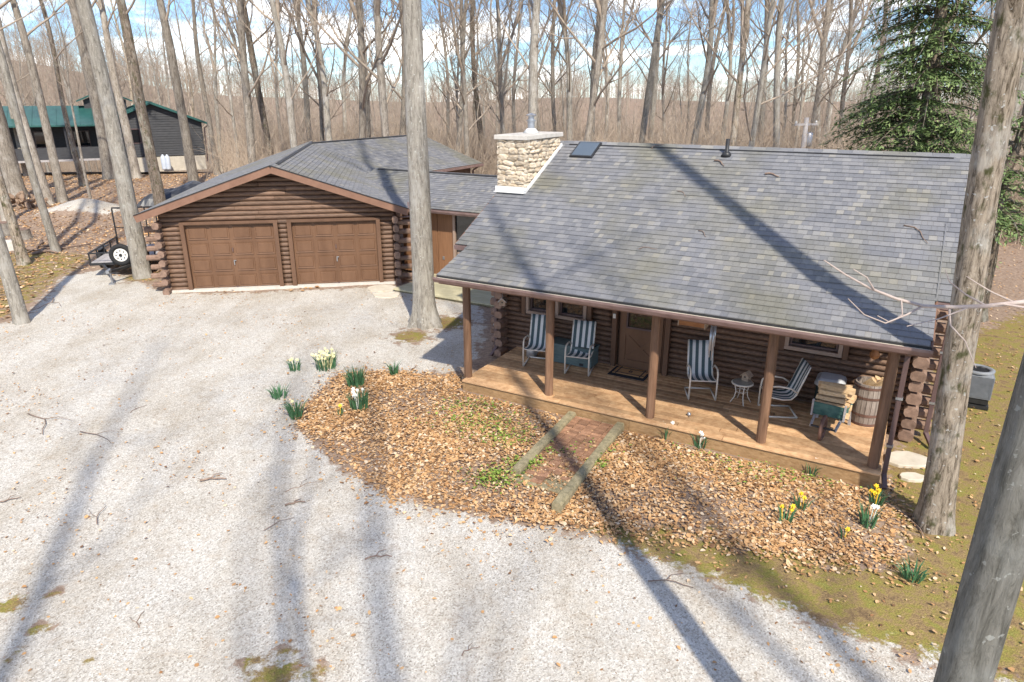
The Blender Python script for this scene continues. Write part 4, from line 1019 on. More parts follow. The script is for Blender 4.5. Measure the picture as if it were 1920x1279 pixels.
# ================================================================== LEAF LITTER, SPROUTS, STICKS
def inpoly(x, y, P): return sdist(np.array(x), np.array(y), P)
def leaves(name, xs, ys, size, label, cat, m, seed, lift=.0, green=False, parent=None):
    rg = np.random.default_rng(seed); n = len(xs); z = terrain(np.asarray(xs), np.asarray(ys)) + .012 + rg.random(n) * lift
    a = rg.random(n) * 6.283; sc = size * np.clip(np.exp(rg.normal(-.08, .34, n)), .4, 1.55); tx = rg.normal(0, .20, n); ty = rg.normal(0, .20, n); fold = rg.uniform(-.1, .7, n); wid = rg.uniform(.18, .42, n)
    L = np.array([[0, -.5, 0], [1, -.18, 1], [1, .22, 1], [0, .55, .3], [-1, .22, 1], [-1, -.18, 1]])
    lx = L[None, :, 0] * wid[:, None]; ly = L[None, :, 1] + 0 * lx; lz = np.abs(L[None, :, 0]) * fold[:, None] * wid[:, None] + (L[None, :, 1] ** 2) * rg.uniform(-.3, .6, n)[:, None]
    lz2 = lz + lx * tx[:, None] + ly * ty[:, None]
    ca, sa = np.cos(a)[:, None], np.sin(a)[:, None]
    X = np.asarray(xs)[:, None] + (lx * ca - ly * sa) * sc[:, None]; Y = np.asarray(ys)[:, None] + (lx * sa + ly * ca) * sc[:, None]
    lz2 = lz2 - lz2.min(1)[:, None]; Z = z[:, None] + lz2 * sc[:, None]
    co = np.stack([X, Y, Z], -1).reshape(-1, 3).astype(np.float32)
    base = np.arange(n)[:, None] * 6; q = np.concatenate([base + np.array([[0, 1, 2, 3]]), base + np.array([[0, 3, 4, 5]])], 1).reshape(-1, 4)
    me = bpy.data.meshes.new(name); me.vertices.add(len(co)); me.vertices.foreach_set('co', co.ravel()); me.loops.add(q.size); me.loops.foreach_set('vertex_index', q.ravel().astype(np.int32)); me.polygons.add(len(q)); me.polygons.foreach_set('loop_start', np.arange(0, q.size, 4, dtype=np.int32)); me.update(calc_edges=True)
    t = np.clip(rg.normal(.56, .33, n), 0, 1).repeat(2).astype(np.float32); at = me.attributes.new('tone', 'FLOAT', 'FACE'); at.data.foreach_set('value', t); me.materials.append(m)
    return tag(obj(name, me), label, cat, kind='stuff')
def blocked(x, y):
    """inside a building or under the deck"""
    qx, qy = x - HO.x, y - HO.y; lx = qx * hx.x + qy * hx.y; ly = qx * hy.x + qy * hy.y
    h = (lx > -.1) & (lx < 8.05) & (ly > -.08) & (ly < 9); h |= (lx > 2.62) & (lx < 3.62) & (ly > -1.5) & (ly < .1) & (np.sin(x * 37.1) * np.sin(y * 41.7) < .55)
    h |= (lx > -20.5) & (lx < -12) & (ly > 12) & (ly < 21)
    qx, qy = x - GO.x, y - GO.y; lx = qx * gx.x + qy * gx.y; ly = qx * gy.x + qy * gy.y
    return h | ((lx > -.8) & (lx < 6.6) & (ly > -.1) & (ly < 11.4))
rg = np.random.default_rng(4)
def cast(n, x0, x1, y0, y1): return rg.uniform(x0, x1, n), rg.uniform(y0, y1, n)
x, y = cast(270000, -5.5, 7.5, 6.5, 15.5); d = sdist(x, y, BED); k = (d > np.where(rg.random(len(x)) < .12, rg.normal(-.25, .3, len(x)), rg.normal(0, .14, len(x))) - .03) & ~blocked(x, y)
keep = rg.random(len(x)) < np.clip(.5 + .4 * np.sin(x * 1.3 + y * .8) * np.sin(y * 1.7 - x * .6), .25, 1); k &= keep
leaves('leaf_litter', x[k], y[k], .052, 'thick layer of fallen brown oak leaves covering the planting bed', 'leaves', M['leaf'], 1, .022)
x, y = cast(90000, -46, -6, 16, 60); s_ = sdist(x, y, DRIVE); r_ = np.hypot(x, y); k = (s_ < -.3 + rg.normal(0, .35, len(x))) & ~blocked(x, y) & (rg.random(len(x)) < .75); k &= ~((np.hypot(x - PILE[0], y - PILE[1]) < 1.7) & (rg.random(len(x)) < .85))
leaves('forest_leaves', x[k], y[k], .10, 'fallen tan leaves strewn over the forest floor beside the garage', 'leaves', M['leaf'], 2, .02)
x, y = cast(20000, 2.0, 26, 5, 40); md_ = sdist(x, y, DRIVE); k = (md_ < -.2) & ~blocked(x, y); leaves('lawn_leaves', x[k], y[k], .05, 'sparse fallen leaves lying on the mossy lawn beside the porch', 'leaves', M['leaf'], 3, .01)
x, y = cast(26000, -14, 8, 6, 22); dd = sdist(x, y, DRIVE); cl = np.sin(x * .9 + 1) * np.sin(y * .8) + .6 * np.sin(x * 2.3 + y * 1.9); k = (dd > 0) & (sdist(x, y, BED) < 0) & ~blocked(x, y) & (rg.random(len(x)) < np.clip(.16 + .36 * (cl - .35), .10, .85))
leaves('drive_leaves', x[k], y[k], .042, 'scattered single dry leaves lying on the pale gravel drive', 'leaves', M['leaf'], 4, .004)
# green sprouts through the leaves
xs, ys = [], []
for (u, v, rad, n) in ((900, 800, .9, 420), (950, 830, .6, 260), (930, 905, .45, 340), (985, 880, .35, 200), (880, 770, .6, 160), (1050, 850, .4, 120), (1110, 850, .5, 160), (1400, 870, 1.2, 260), (1290, 830, .5, 120), (1500, 900, .8, 160), (1560, 900, .6, 120), (1120, 880, .25, 90)):
    c = G(u, v); xs += list(rg.normal(c.x, rad * .5, n)); ys += list(rg.normal(c.y, rad * .35, n))
xs, ys = np.array(xs), np.array(ys); k = (sdist(xs, ys, BED) > 0) & ~blocked(xs, ys)
leaves('ground_cover', xs[k], ys[k], .042, 'bright green sprouts coming up through the brown leaves', 'ground cover', M['cover'], 5, .09)
# twig-like moss crumbs on the drive are in the ground material; single sticks are things
rk = random.Random(21)
def stick(px0, px1, r, label, bend=.12, fork=True, m='stem'):
    a, c = G(*px0), G(*px1); L = (c - a).length; s = (c - a).normalized(); o = Vector((-s.y, s.x, 0)); b = MB(); ctr = (a + c) / 2
    za = tz(a.x, a.y); pts = [a.lerp(c, t) + o * (bend * L * math.sin(t * 3.1) * rk.uniform(.6, 1.2) + rk.uniform(-.02, .02)) + Vector((0, 0, tz(*a.lerp(c, t)[:2]) + r + .012 + rk.uniform(0, .01))) - ctr for t in (0, .2, .4, .6, .8, 1)]
    b.tube(pts, [r * (1 - .1 * i) for i in range(6)], 5)
    if fork: b.tube([pts[2], pts[2] + (s * .6 + o) * L * .18 + Vector((0, 0, .02)), pts[2] + (s * 1.2 + o) * L * .32 + Vector((0, 0, .01))], [r * .6, r * .5, r * .3], 4)
    ob = b.build('fallen_stick', M[m], smooth=True); ob.location = ctr; return tag(ob, label, 'stick', 'sticks fallen on the drive')
for p0, p1, r, lab in (((375, 905), (425, 900), .022, 'thick pale broken stick lying in the middle of the drive'), ((150, 812), (208, 833), .010, 'thin forked twig in front of the left garage door'), ((55, 778), (78, 818), .013, 'curved dark twig near the left edge of the drive'), ((535, 925), (606, 905), .007, 'thin straight twig crossing the narrow trunk shadow'), ((535, 950), (573, 945), .018, 'short dark bark piece beside the narrow trunk shadow'), ((495, 998), (552, 972), .007, 'thin twig beside a dry leaf on the narrow shadow'), ((685, 1052), (735, 1047), .014, 'pale stick lying on the wide blurred shadow'), ((1215, 1092), (1300, 1106), .010, 'forked brown twig on gravel below the mossy bank'), ((180, 985), (200, 950), .009, 'small branched twig lying on the open drive'), ((0, 945), (40, 935), .012, 'dark twig at the far left edge of the drive'), ((262, 1180), (270, 1150), .008, 'short curved twig in the lower part of the drive'), ((865, 1230), (900, 1215), .008, 'hooked twig on the drive below the wide shadow'), ((1650, 940), (1730, 1010), .014, 'bent dark stick by the roots of the mossy trunk'), ((100, 560), (60, 585), .016, 'dark branch near the slender trunk at the gravel edge'), ((245, 775), (275, 762), .007, 'tiny twig on the gravel in front of the garage')):
    stick(p0, p1, r, lab)
for p0, p1, lab in (((40, 470), (110, 478), 'pale fallen limb beyond the stumps'), ((60, 480), (170, 462), 'long broken limb lying by the slim trunk near the trailer'), ((80, 455), (45, 482), 'crossed dead limb behind the cut stumps')):
    stick(p0, p1, .06, lab, .05)
# debris on the big roof
def roof_stick(u, v, L, ang, r, lab):
    d = ray(u, v); n = Vector((-hy.x * .5, -hy.y * .5, 1)); P = HW(0, EY, EZ); t = (P - Vector((0, 0, CAM_H))).dot(n) / d.dot(n); q = Vector((0, 0, CAM_H)) + d * t
    U, V = hx, (hy + Vector((0, 0, .5))).normalized(); N = U.cross(V); s = U * math.cos(ang) + V * math.sin(ang); o = N.cross(s); b = MB()
    b.tube([s * (L * (k / 4 - .5)) + o * (L * .15 * math.sin(k * 1.2)) + N * (r + .022) for k in range(5)], [r, r * .9, r * .8, r * .6, r * .4], 5)
    ob = b.build('roof_stick', M['stem'], smooth=True); ob.location = q; tag(ob, lab, 'stick', 'sticks lying on the cabin roof')
for a in ((1350, 308, .32, -.5, .02, 'thick brown stick on the shingles below the vent pipe'), (1448, 331, .30, -.1, .022, 'dark stub of branch on the shingles right of the vent pipe'), (1232, 276, .3, .9, .010, 'thin twig hanging over the ridge near the skylight'), (1215, 468, .35, .3, .008, 'branched twig in the middle of the cabin roof'), (1318, 440, .26, -.6, .010, 'short twig above the tree shadow on the roof'), (1400, 578, .4, .35, .010, 'pale curved twig above the porch gutter'), (1205, 525, .3, .6, .009, 'curved twig near the gutter above the door'), (1720, 440, .6, -.7, .012, 'long pale twig at the right end of the roof'), (1280, 365, .3, -.5, .008, 'small twig on the shingles left of the broad shadow')):
    roof_stick(*a)
# daffodils
def daffodils(u, v, n, h, sp, bloom, nb, label):
    p = G(u, v); p.z = tz(p.x, p.y); root = thing('daffodil_clump', label, 'flowers', p, 0, 'daffodil clumps'); b = MB()
    for k in range(n):
        a = rk.uniform(0, 6.28); r = sp * math.sqrt(rk.random()); c = Vector((r * math.cos(a), r * math.sin(a), 0)); hh = h * rk.uniform(.7, 1.15); ln = Vector((math.cos(a), math.sin(a), 0)) * rk.uniform(.02, .14) + Vector((rk.uniform(-.05, .05), rk.uniform(-.05, .05), 0)); s = Vector((math.cos(a * 3.7), math.sin(a * 3.7), 0)) * .011
        m1 = c + ln * .4 + Vector((0, 0, hh * .6)); tp = c + ln * 1.2 + Vector((0, 0, hh)); b.add([c - s, c + s, m1 + s * .9, m1 - s * .9, tp], [(0, 1, 2, 3), (3, 2, 4)])
    o = b.build('leaves', M['blade'], root, recalc=False)
    for k in range(nb):
        a = rk.uniform(0, 6.28); r = sp * rk.uniform(.3, 1.25); c = Vector((r * math.cos(a), r * math.sin(a), h * rk.uniform(.75, 1.1))); f = MB()
        f.tube([Vector((c.x * .5, c.y * .5, 0)), c], .005, 3, cap=False)
        fd = Vector((rk.uniform(-.6, .6), -1, rk.uniform(-.1, .5))).normalized(); s1 = fd.orthogonal().normalized(); s2 = fd.cross(s1)
        for e in range(6):
            t = e * PI / 3; d1 = s1 * math.cos(t) + s2 * math.sin(t); d2 = fd.cross(d1); f.add([c, c + d1 * .022 + d2 * .014, c + d1 * .045, c + d1 * .022 - d2 * .014], [(0, 1, 2, 3)])
        f.tube([c, c + fd * .03], [.012, .017], 8)
        f.build('flower', M[bloom], root, recalc=False)
for a in ((612, 690, 90, .38, .24, 'petal', 22, 'large daffodil clump with many pale yellow blooms on the gravel'), (553, 694, 40, .27, .12, 'petal', 3, 'small daffodil clump beside the large blooming one'), (668, 728, 85, .42, .15, 'petal', 0, 'tall dark green clump at the upper rim of the leaf bed'), (739, 704, 30, .33, .08, 'petal', 0, 'narrow upright clump between gravel and leaf bed'), (524, 745, 55, .25, .14, 'petal', 0, 'low grassy clump alone on the gravel'), (557, 782, 60, .35, .13, 'petal', 1, 'clump at the left tip of the leaf bed'), (674, 772, 80, .40, .17, 'petalw', 7, 'clump with white blooms inside the leaf bed'), (638, 782, 8, .22, .05, 'petaly', 1, 'single yellow daffodil left of the white-blooming clump'), (1470, 985, 14, .28, .08, 'petaly', 3, 'yellow daffodils in leaves with few thin blades'), (1500, 962, 14, .26, .07, 'petaly', 2, 'bluish clump beside the yellow daffodils'), (1625, 990, 35, .34, .11, 'petalw', 2, 'upright clump with two white blooms near the mossy trunk'), (1640, 950, 26, .28, .09, 'petaly', 5, 'clump with several yellow blooms in front of the porch corner'), (1710, 1085, 34, .24, .12, 'petal', 0, 'leafy clump in moss near the smooth grey trunk'), (1250, 822, 24, .30, .10, 'petalw', 5, 'white daffodils against the deck fascia near the path'), (1312, 842, 20, .28, .09, 'petalw', 3, 'white daffodils against the deck fascia near the round post'), (1520, 890, 16, .26, .09, 'petalw', 2, 'thin white-flowered clump at the deck foot near the barrow'), (1580, 1012, 8, .2, .05, 'petaly', 1, 'single short yellow daffodil at the bed rim')):
    daffodils(*a)

# ================================================================== BRICK PATH AND TIMBERS (house frame)
def hobj(o): o.matrix_basis = Matrix.Translation(HO) @ Matrix.Rotation(HA, 4, 'Z'); return o
b = MB(); b.box((3.13, -1.35, .03), (1.0, 2.7, .11)); path = hobj(b.build('brick_path', M['timber'])); tag(path, kind='structure')
rbk = random.Random(9); bm_ = MB(); bm_.box((0, 0, 0), (.186, .086, .06)); brk = bm_.mesh('brick', M['brick'])
for j in range(26):
    for i in range(5):
        x = 2.735 + i * .2 + rbk.uniform(-.003, .003); y = -.10 - j * .099
        if j > 17 and rbk.random() < .3 + .1 * (j - 17) and i != 2: continue
        o = obj('brick', brk, path); o.location = (x, y, .078 + rbk.uniform(-.006, .006)); o.rotation_euler = (rbk.uniform(-.02, .02), rbk.uniform(-.02, .02), rbk.uniform(-.02, .02))
for (x0, y0, x1, y1, lab) in ((2.60, -.05, 2.72, -2.52, 'shorter weathered timber edging the brick path'), (3.60, -.05, 3.76, -3.12, 'longer mossy timber edging the brick path')):
    b = MB(); n = 8; rr = random.Random(int(x0 * 10)); V = []
    for i in range(n + 1):
        t = i / n; c = Vector((x0 + (x1 - x0) * t, y0 + (y1 - y0) * t, .10)); w, hh = .082 + rr.uniform(-.006, .006), .085 + rr.uniform(-.006, .006)
        for ax, az_ in ((-w, -hh - .05), (w, -hh - .05), (w, hh * .55), (w * .75, hh), (-w * .75, hh), (-w, hh * .55)): V.append(c + Vector((ax, 0, az_)))
    F = [(i * 6 + k, i * 6 + (k + 1) % 6, (i + 1) * 6 + (k + 1) % 6, (i + 1) * 6 + k) for i in range(n) for k in range(6)] + [(5, 4, 3, 2, 1, 0), tuple(n * 6 + k for k in range(6))]
    b.add(V, F); tag(hobj(b.build('landscape_timber', M['timber'])), lab, 'timber', 'timbers beside the brick path')
# boardwalk in front of the breezeway
bw = thing('boardwalk', 'pale weathered board walk in front of the breezeway door', 'walkway', HO, HA)
for j in range(16):
    b = MB(); b.box((-4.1, 5.75 + j * .146, .09), (4.6, .138, .045)); b.build('plank', M['boardwalk'], bw, bevel=.004)
b = MB(); b.box((-4.1, 6.85, .033), (4.5, 2.25, .065)); b.build('joist_frame', M['timber'], bw)
for (x, y, sx, sy, lab) in ((-6.9, 5.75, .55, .42, 'grey flagstone between garage corner and board walk'), (-6.3, 5.2, .45, .35, 'small flagstone beside the thick pale trunk'), (8.35, 1.35, .42, .30, 'round pale flagstone on moss beside the porch corner'), (8.45, .72, .22, .14, 'little flat stone in moss below the round flagstone')):
    rr = random.Random(int(x * 10)); b = MB(); n = 11; b.prism([(math.cos(2 * PI * k / n) * sx * rr.uniform(.8, 1.08), math.sin(2 * PI * k / n) * sy * rr.uniform(.8, 1.08)) for k in range(n)], 'z', -.03, .05); o = b.build('flagstone', M['flag'], bevel=.012); p = HW(x, y); o.location = p; tag(o, lab, 'stone')

# ================================================================== PORCH FURNITURE (placed in the house frame)
def on_deck(name, label, cat, x, y, rz=0, group=None): return thing(name, label, cat, HW(x, y, ZD), HA + rz, group)
def chair(x, y, rz, label):
    t = on_deck('sling_chair', label, 'chair', x, y, rz, 'striped porch chairs'); w = .26
    for s in (-1, 1):
        b = MB(); b.tube([(s * w, -.30, .015), (s * w, -.30, .40), (s * w, -.28, .56), (s * w, -.22, .625), (s * w, -.10, .63), (s * w * 1.02, .10, .60), (s * w, .22, .52)], .017, 8); b.build('arm', M['chairframe'], t, smooth=True)
        b = MB(); b.tube([(s * w, -.30, .018), (s * w, .28, .018)], .017, 8); b.build('runner', M['chairframe'], t, smooth=True)
        b = MB(); b.tube([(s * .245, -.26, .41), (s * .245, -.02, .36), (s * .245, .14, .37), (s * .245, .22, .46), (s * .245, .30, .70), (s * .245, .40, 1.02)], .014, 8); b.build('seat_rail', M['chairframe'], t, smooth=True)
    b = MB(); b.tube([(-w, .28, .018), (w, .28, .018)], .017, 8); b.build('rear_bar', M['chairframe'], t, smooth=True)
    b = MB(); b.tube([(-w, -.285, .405), (w, -.285, .405)], .014, 8); b.build('front_bar', M['chairframe'], t, smooth=True)
    prof = [(-.27, .425), (-.20, .405), (-.10, .385), (.02, .37), (.12, .378), (.175, .42), (.21, .50), (.25, .60), (.30, .76), (.35, .90), (.40, 1.03)]
    V = []; nx = 6
    for k, (yy, zz_) in enumerate(prof):
        for i in range(nx + 1):
            u = i / nx - .5; V.append((u * .485, yy + .03 * (1 - 4 * u * u), zz_ - .022 * (1 - 4 * u * u)))
    F = [(k * (nx + 1) + i, k * (nx + 1) + i + 1, (k + 1) * (nx + 1) + i + 1, (k + 1) * (nx + 1) + i) for k in range(len(prof) - 1) for i in range(nx)]
    b = MB(); b.add(V, F); o = b.build('sling', M['sling'], t, smooth=True, recalc=False); so = o.modifiers.new('thick', 'SOLIDIFY'); so.thickness = .008
    return t
chair(.95, 1.66, R(14), 'striped sling chair beside the watering can under the first window')
chair(1.95, 1.72, R(12), 'striped sling chair in front of the teal storage box')
chair(4.60, 1.72, R(24), 'striped sling chair under the wind chime')
chair(6.12, 1.62, R(-66), 'striped sling chair turned sideways beside the little table')
t = on_deck('side_table', 'small round cream side table holding a bird house', 'table', 5.40, 1.74)
b = MB(); b.lathe([(.16, .40), (.205, .395), (.21, .41), (.205, .425), (.16, .425)], 24); b.build('rim', M['chairframe'], t, smooth=True)
b = MB(); b.lathe([(.0, .412), (.192, .412), (.192, .428), (.0, .43)], 24, cap=False); b.build('table_top', M['tabletop'], t)
for k in range(4):
    a = k * PI / 2 + .5; b = MB(); b.tube([(math.cos(a) * .15, math.sin(a) * .15, .40), (math.cos(a) * .11, math.sin(a) * .11, .24), (math.cos(a) * .13, math.sin(a) * .13, .12), (math.cos(a) * .20, math.sin(a) * .20, .0)], .011, 6); b.build('leg', M['chairframe'], t, smooth=True)
b = MB(); n = 18; b.tube([(math.cos(2 * PI * k / n) * .11, math.sin(2 * PI * k / n) * .11, .24) for k in range(n + 1)], .008, 5); b.build('brace_ring', M['chairframe'], t)
def birdhouse(name, label, loc, rz, w, h, d, mw, mr, hang=0):
    t = thing(name, label, 'birdhouse', loc, rz)
    b = MB(); b.prism([(-w / 2, 0), (w / 2, 0), (w / 2, h * .6), (0, h), (-w / 2, h * .6)], 'y', -d / 2, d / 2); b.build('body', M[mw], t)
    for s in (-1, 1): b = MB(); b.bar((s * .004, 0, h + .012), (s * (w / 2 + .03), 0, h * .6 - .012), d + .05, .014); b.build('roof_board', M[mr], t)
    b = MB(); b.tube([(0, -d / 2 - .002, h * .5), (0, -d / 2 + .01, h * .5)], w * .14, 12); b.build('entrance_hole', M['dark'], t)
    if hang: b = MB(); b.tube([(0, 0, h), (0, 0, h + hang)], .0025, 4); b.build('hanging_wire', M['galv'], t)
    return t
p = HW(5.44, 1.86, ZD + .43); birdhouse('birdhouse', 'rough wooden bird house standing on the round table', p, HA - .3, .13, .17, .13, 'birdwood', 'birdwood')
p = HW(-.13, 1.95, 1.42); birdhouse('hanging_birdhouse', 'small pale bird house hanging by the left log corner', p, HA + .35, .14, .17, .11, 'birdwood', 'galv', .95)
# wind chime
t = thing('wind_chime', 'wind chime with silver tubes hanging from the porch eave', 'wind chime', HW(4.86, 1.2, 0), HA)
b = MB(); b.tube([(0, 0, 2.02), (0, 0, 2.75)], .003, 4); b.build('cord', M['galv'], t)
b = MB(); b.lathe([(.055, 1.99), (.055, 2.02)], 14); b.build('top_disc', M['birdwood'], t)
for k in range(6):
    a = k * PI / 3; b = MB(); L = .40 + .055 * k; b.tube([(.045 * math.cos(a), .045 * math.sin(a), 1.95), (.045 * math.cos(a), .045 * math.sin(a), 1.95 - L)], .011, 8); b.tube([(.045 * math.cos(a), .045 * math.sin(a), 1.99), (.045 * math.cos(a), .045 * math.sin(a), 1.94)], .002, 3); b.build('chime_tube', M['rope'], t, smooth=True)
# hanging wooden tray
t = thing('hanging_planter', 'shallow stained wooden tray hanging under the porch eave', 'planter', HW(4.62, .62, 0), HA)
b = MB(); b.box((0, 0, 2.10), (.46, .2, .015)); b.box((0, -.1, 2.135), (.46, .014, .085)); b.box((0, .1, 2.135), (.46, .014, .085)); b.build('tray', M['orangewood'], t)
for x in (-.24, .24): b = MB(); b.box((x, 0, 2.13), (.018, .22, .12)); b.build('end_board', M['birdwood'], t)
for x in (-.2, .2): b = MB(); b.tube([(x, 0, 2.15), (x, 0, 2.75)], .004, 4); b.build('hanger', M['galv'], t)
b = MB(); b.lathe([(.02, -.10), (.075, -.06), (.085, 0), (.06, .06), (.02, .1)], 14); b.tube([(0, 0, .1), (0, 0, .95)], .003, 4); o = b.build('gourd_birdhouse', M['orangewood'], smooth=True); o.location = HW(7.56, 2.18, 1.56); tag(o, 'round brown gourd hanging on the log wall near the right corner', 'birdhouse')
# door mat with its letter
t = on_deck('door_mat', 'black and tan door mat marked with a B before the front door', 'mat', 2.98, 2.08)
b = MB(); b.box((0, 0, .008), (.82, .56, .016)); b.build('rubber_base', M['matblack'], t, bevel=.004)
b = MB(); b.box((0, .05, .019), (.70, .40, .010)); b.build('coir_face', M['matbrown'], t)
b = MB()
for x in (-.27, .27): b.box((x, .05, .0255), (.022, .42, .006))
for y in (-.085, .185): b.box((0, y, .0262), (.70, .022, .006))
b.build('border_print', M['matblack'], t)
fc = bpy.data.curves.new('letter', 'FONT'); fc.body = 'B'; fc.size = .17; fc.align_x = 'CENTER'; fc.align_y = 'CENTER'; fc.extrude = .002; fo = bpy.data.objects.new('tmp', fc); COL.objects.link(fo)
bpy.context.view_layer.update(); lme = bpy.data.meshes.new_from_object(fo.evaluated_get(bpy.context.evaluated_depsgraph_get())); bpy.data.objects.remove(fo); lme.materials.clear(); lme.materials.append(M['matblack']); lo = obj('letter', lme, t); lo.location = (0, .05, .0265)
# teal storage box, watering can
t = on_deck('storage_box', 'teal storage box against the log wall behind a chair', 'storage box', 1.62, 2.10)
b = MB(); b.box((0, 0, .21), (1.05, .42, .40)); b.build('body', M['teal'], t, bevel=.012); b = MB(); b.box((0, -.01, .435), (1.09, .46, .05)); b.build('lid', M['teal'], t, bevel=.012); b = MB(); b.box((.3, -.225, .07), (.09, .02, .05)); b.build('latch', M['black'], t)
t = on_deck('watering_can', 'dull silver watering can behind the first chair', 'watering can', .62, 1.98)
b = MB(); b.lathe([(.11, .0), (.12, .02), (.115, .22), (.08, .28), (.075, .30)], 18); b.build('body', M['galv'], t, smooth=True); b = MB(); b.tube([(.1, 0, .06), (.2, 0, .18), (.27, 0, .31)], [.025, .018, .016], 8); b.build('spout', M['galv'], t, smooth=True); b = MB(); b.tube([(-.1, 0, .08), (-.19, 0, .2), (-.13, 0, .33), (0, 0, .37), (.06, 0, .29)], .009, 6); b.build('handle', M['black'], t, smooth=True)
# green bin with grey lid
t = on_deck('storage_bin', 'dark green bin with grey plastic lid behind the wheelbarrow', 'bin', 6.92, 2.12)
b = MB(); b.prism([(-.23, -.19), (-.19, -.23), (.19, -.23), (.23, -.19), (.23, .19), (.19, .23), (-.19, .23), (-.23, .19)], 'z', .0, .60); b.build('body', M['binbody'], t); b = MB(); V = []
for (zz_, k) in ((.58, 1.08), (.64, 1.09), (.69, .95), (.715, .75)): V += [(a * k, c * k, zz_) for a, c in ((-.24, -.19), (-.19, -.24), (.19, -.24), (.24, -.19), (.24, .19), (.19, .24), (-.19, .24), (-.24, .19))]
b.add(V, [(i * 8 + k, i * 8 + (k + 1) % 8, (i + 1) * 8 + (k + 1) % 8, (i + 1) * 8 + k) for i in range(3) for k in range(8)] + [tuple(24 + k for k in range(8)), tuple(range(7, -1, -1))]); b.build('lid', M['lid'], t, smooth=False, bevel=.01)
b = MB(); b.box((-.1, -.234, .50), (.10, .006, .12)); st = b.build('sticker', M['white'], t)
M['red'] = mat('red_print', (.42, .05, .05), (.5, .08, .07), 5, (1, 1, 1), .6, 0, 0)
b = MB(); b.box((-.1, -.2385, .525), (.075, .003, .025)); b.box((-.1, -.2385, .485), (.06, .003, .02)); b.build('print', M['red'], st)
for s in (-1, 1): b = MB(); b.box((s * .25, 0, .55), (.05, .14, .04)); b.build('handle', M['lid'], t)
# barrel
t = on_deck('wooden_barrel', 'grey weathered wooden barrel with rusty hoops holding firewood', 'barrel', 7.58, 1.98)
for k in range(20):
    a0, a1 = 2 * PI * k / 20 + .012, 2 * PI * (k + 1) / 20 - .012; V = []
    for (r_, z_) in ((.235, 0), (.262, .2), (.272, .40), (.268, .6), (.25, .80)):
        for a in (a0, a1): V += [(r_ * math.cos(a), r_ * math.sin(a), z_), ((r_ - .022) * math.cos(a), (r_ - .022) * math.sin(a), z_)]
    F = []
    for i in range(4): o_ = i * 4; F += [(o_, o_ + 2, o_ + 6, o_ + 4), (o_ + 3, o_ + 1, o_ + 5, o_ + 7), (o_ + 1, o_, o_ + 4, o_ + 5), (o_ + 2, o_ + 3, o_ + 7, o_ + 6)]
    F += [(16, 18, 19, 17), (0, 1, 3, 2)]; b = MB(); b.add(V, F); b.build('stave', M['barrel'], t)
for z_, r_ in ((.03, .242), (.22, .269), (.55, .275), (.74, .262)):
    b = MB(); b.lathe([(r_ - .005, z_ - .022), (r_ + .004, z_ - .022), (r_ + .006, z_ + .022), (r_ - .004, z_ + .022)], 24, cap=False); b.build('hoop', M['hoop'], t)
b = MB(); b.lathe([(.0, .60), (.24, .60)], 20, cap=False); b.build('fill', M['bark'], t)
rw = random.Random(14)
def firewood_mesh(seed):
    r = random.Random(seed); k = r.choice((3, 4)); b = MB(); P = []
    if k == 3: P = [(-.065, -.04), (.065, -.045), (.05, .02), (.0, .062), (-.045, .03)]
    else: P = [(-.06, -.045), (.055, -.05), (.065, .03), (.015, .055), (-.055, .04)]
    V = []
    for x_ in (-.5, -.2, .15, .5):
        j = (r.uniform(-.008, .008), r.uniform(-.008, .008)); V += [(x_, a * r.uniform(.93, 1.07) + j[0], c * r.uniform(.93, 1.07) + j[1]) for a, c in P]
    n = len(P); F = [(i * n + q_, i * n + (q_ + 1) % n, (i + 1) * n + (q_ + 1) % n, (i + 1) * n + q_) for i in range(3) for q_ in range(n)] + [tuple(range(n - 1, -1, -1)), tuple(3 * n + q_ for q_ in range(n))]
    b.add(V, F); me = b.mesh('firewood', M['firewood']); me.materials.append(M['bark'])
    for p_ in me.polygons:
        c_ = p_.center
        if abs(p_.normal.x) < .5 and p_.normal.z < -.5: p_.material_index = 1
    return me
fws = [firewood_mesh(k) for k in range(5)]
def firewood(x, y, z, L, rz, ry, label, group, sc=1.0, rx=None):
    o = obj('firewood', rw.choice(fws)); o.location = HW(x, y, ZD + z); o.rotation_euler = (rx if rx is not None else rw.uniform(-.5, .5), ry, HA + rz); o.scale = (L, sc, sc); tag(o, label, 'firewood', group)
for k, (dx_, dy_, ry) in enumerate(((-.07, .05, -.9), (.08, -.05, -.75), (.02, .1, -1.15), (.10, .08, -1.0))):
    firewood(7.58 + dx_, 1.98 + dy_, .68, .42, rw.uniform(-.4, .4), ry, 'split log standing in the wooden barrel', 'firewood in the barrel', 1.1)
# wheelbarrow (front towards -y), its load
WBX, WBY, WBR = 7.05, 1.42, R(-6)
t = on_deck('wheelbarrow', 'old green wooden wheelbarrow heaped with split firewood', 'wheelbarrow', WBX, WBY, WBR)
b = MB(); b.box((0, .02, .34), (.50, .66, .03)); b.build('bed_floor', M['wbgreen'], t)
for j in range(3): b = MB(); b.box((0, -.315 - .012 * j, .385 + .075 * j), (.50, .025, .07)); b.build('front_board', M['wbgreen'], t, bevel=.004)
for s in (-1, 1):
    b = MB(); b.bar((s * .20, -.62, .22), (s * .27, .70, .52), .04, .05); b.build('handle', M['graywood'], t, bevel=.005)
    b = MB(); b.bar((s * .25, .24, .36), (s * .28, .30, .0), .045, .045); b.build('leg', M['graywood'], t)
    b = MB(); b.box((s * .265, -.34, .46), (.03, .05, .30)); b.build('stake', M['graywood'], t)
    b = MB(); b.box((s * .268, .02, .415), (.022, .62, .11)); b.build('side_board', M['wbgreen'], t, bevel=.004)
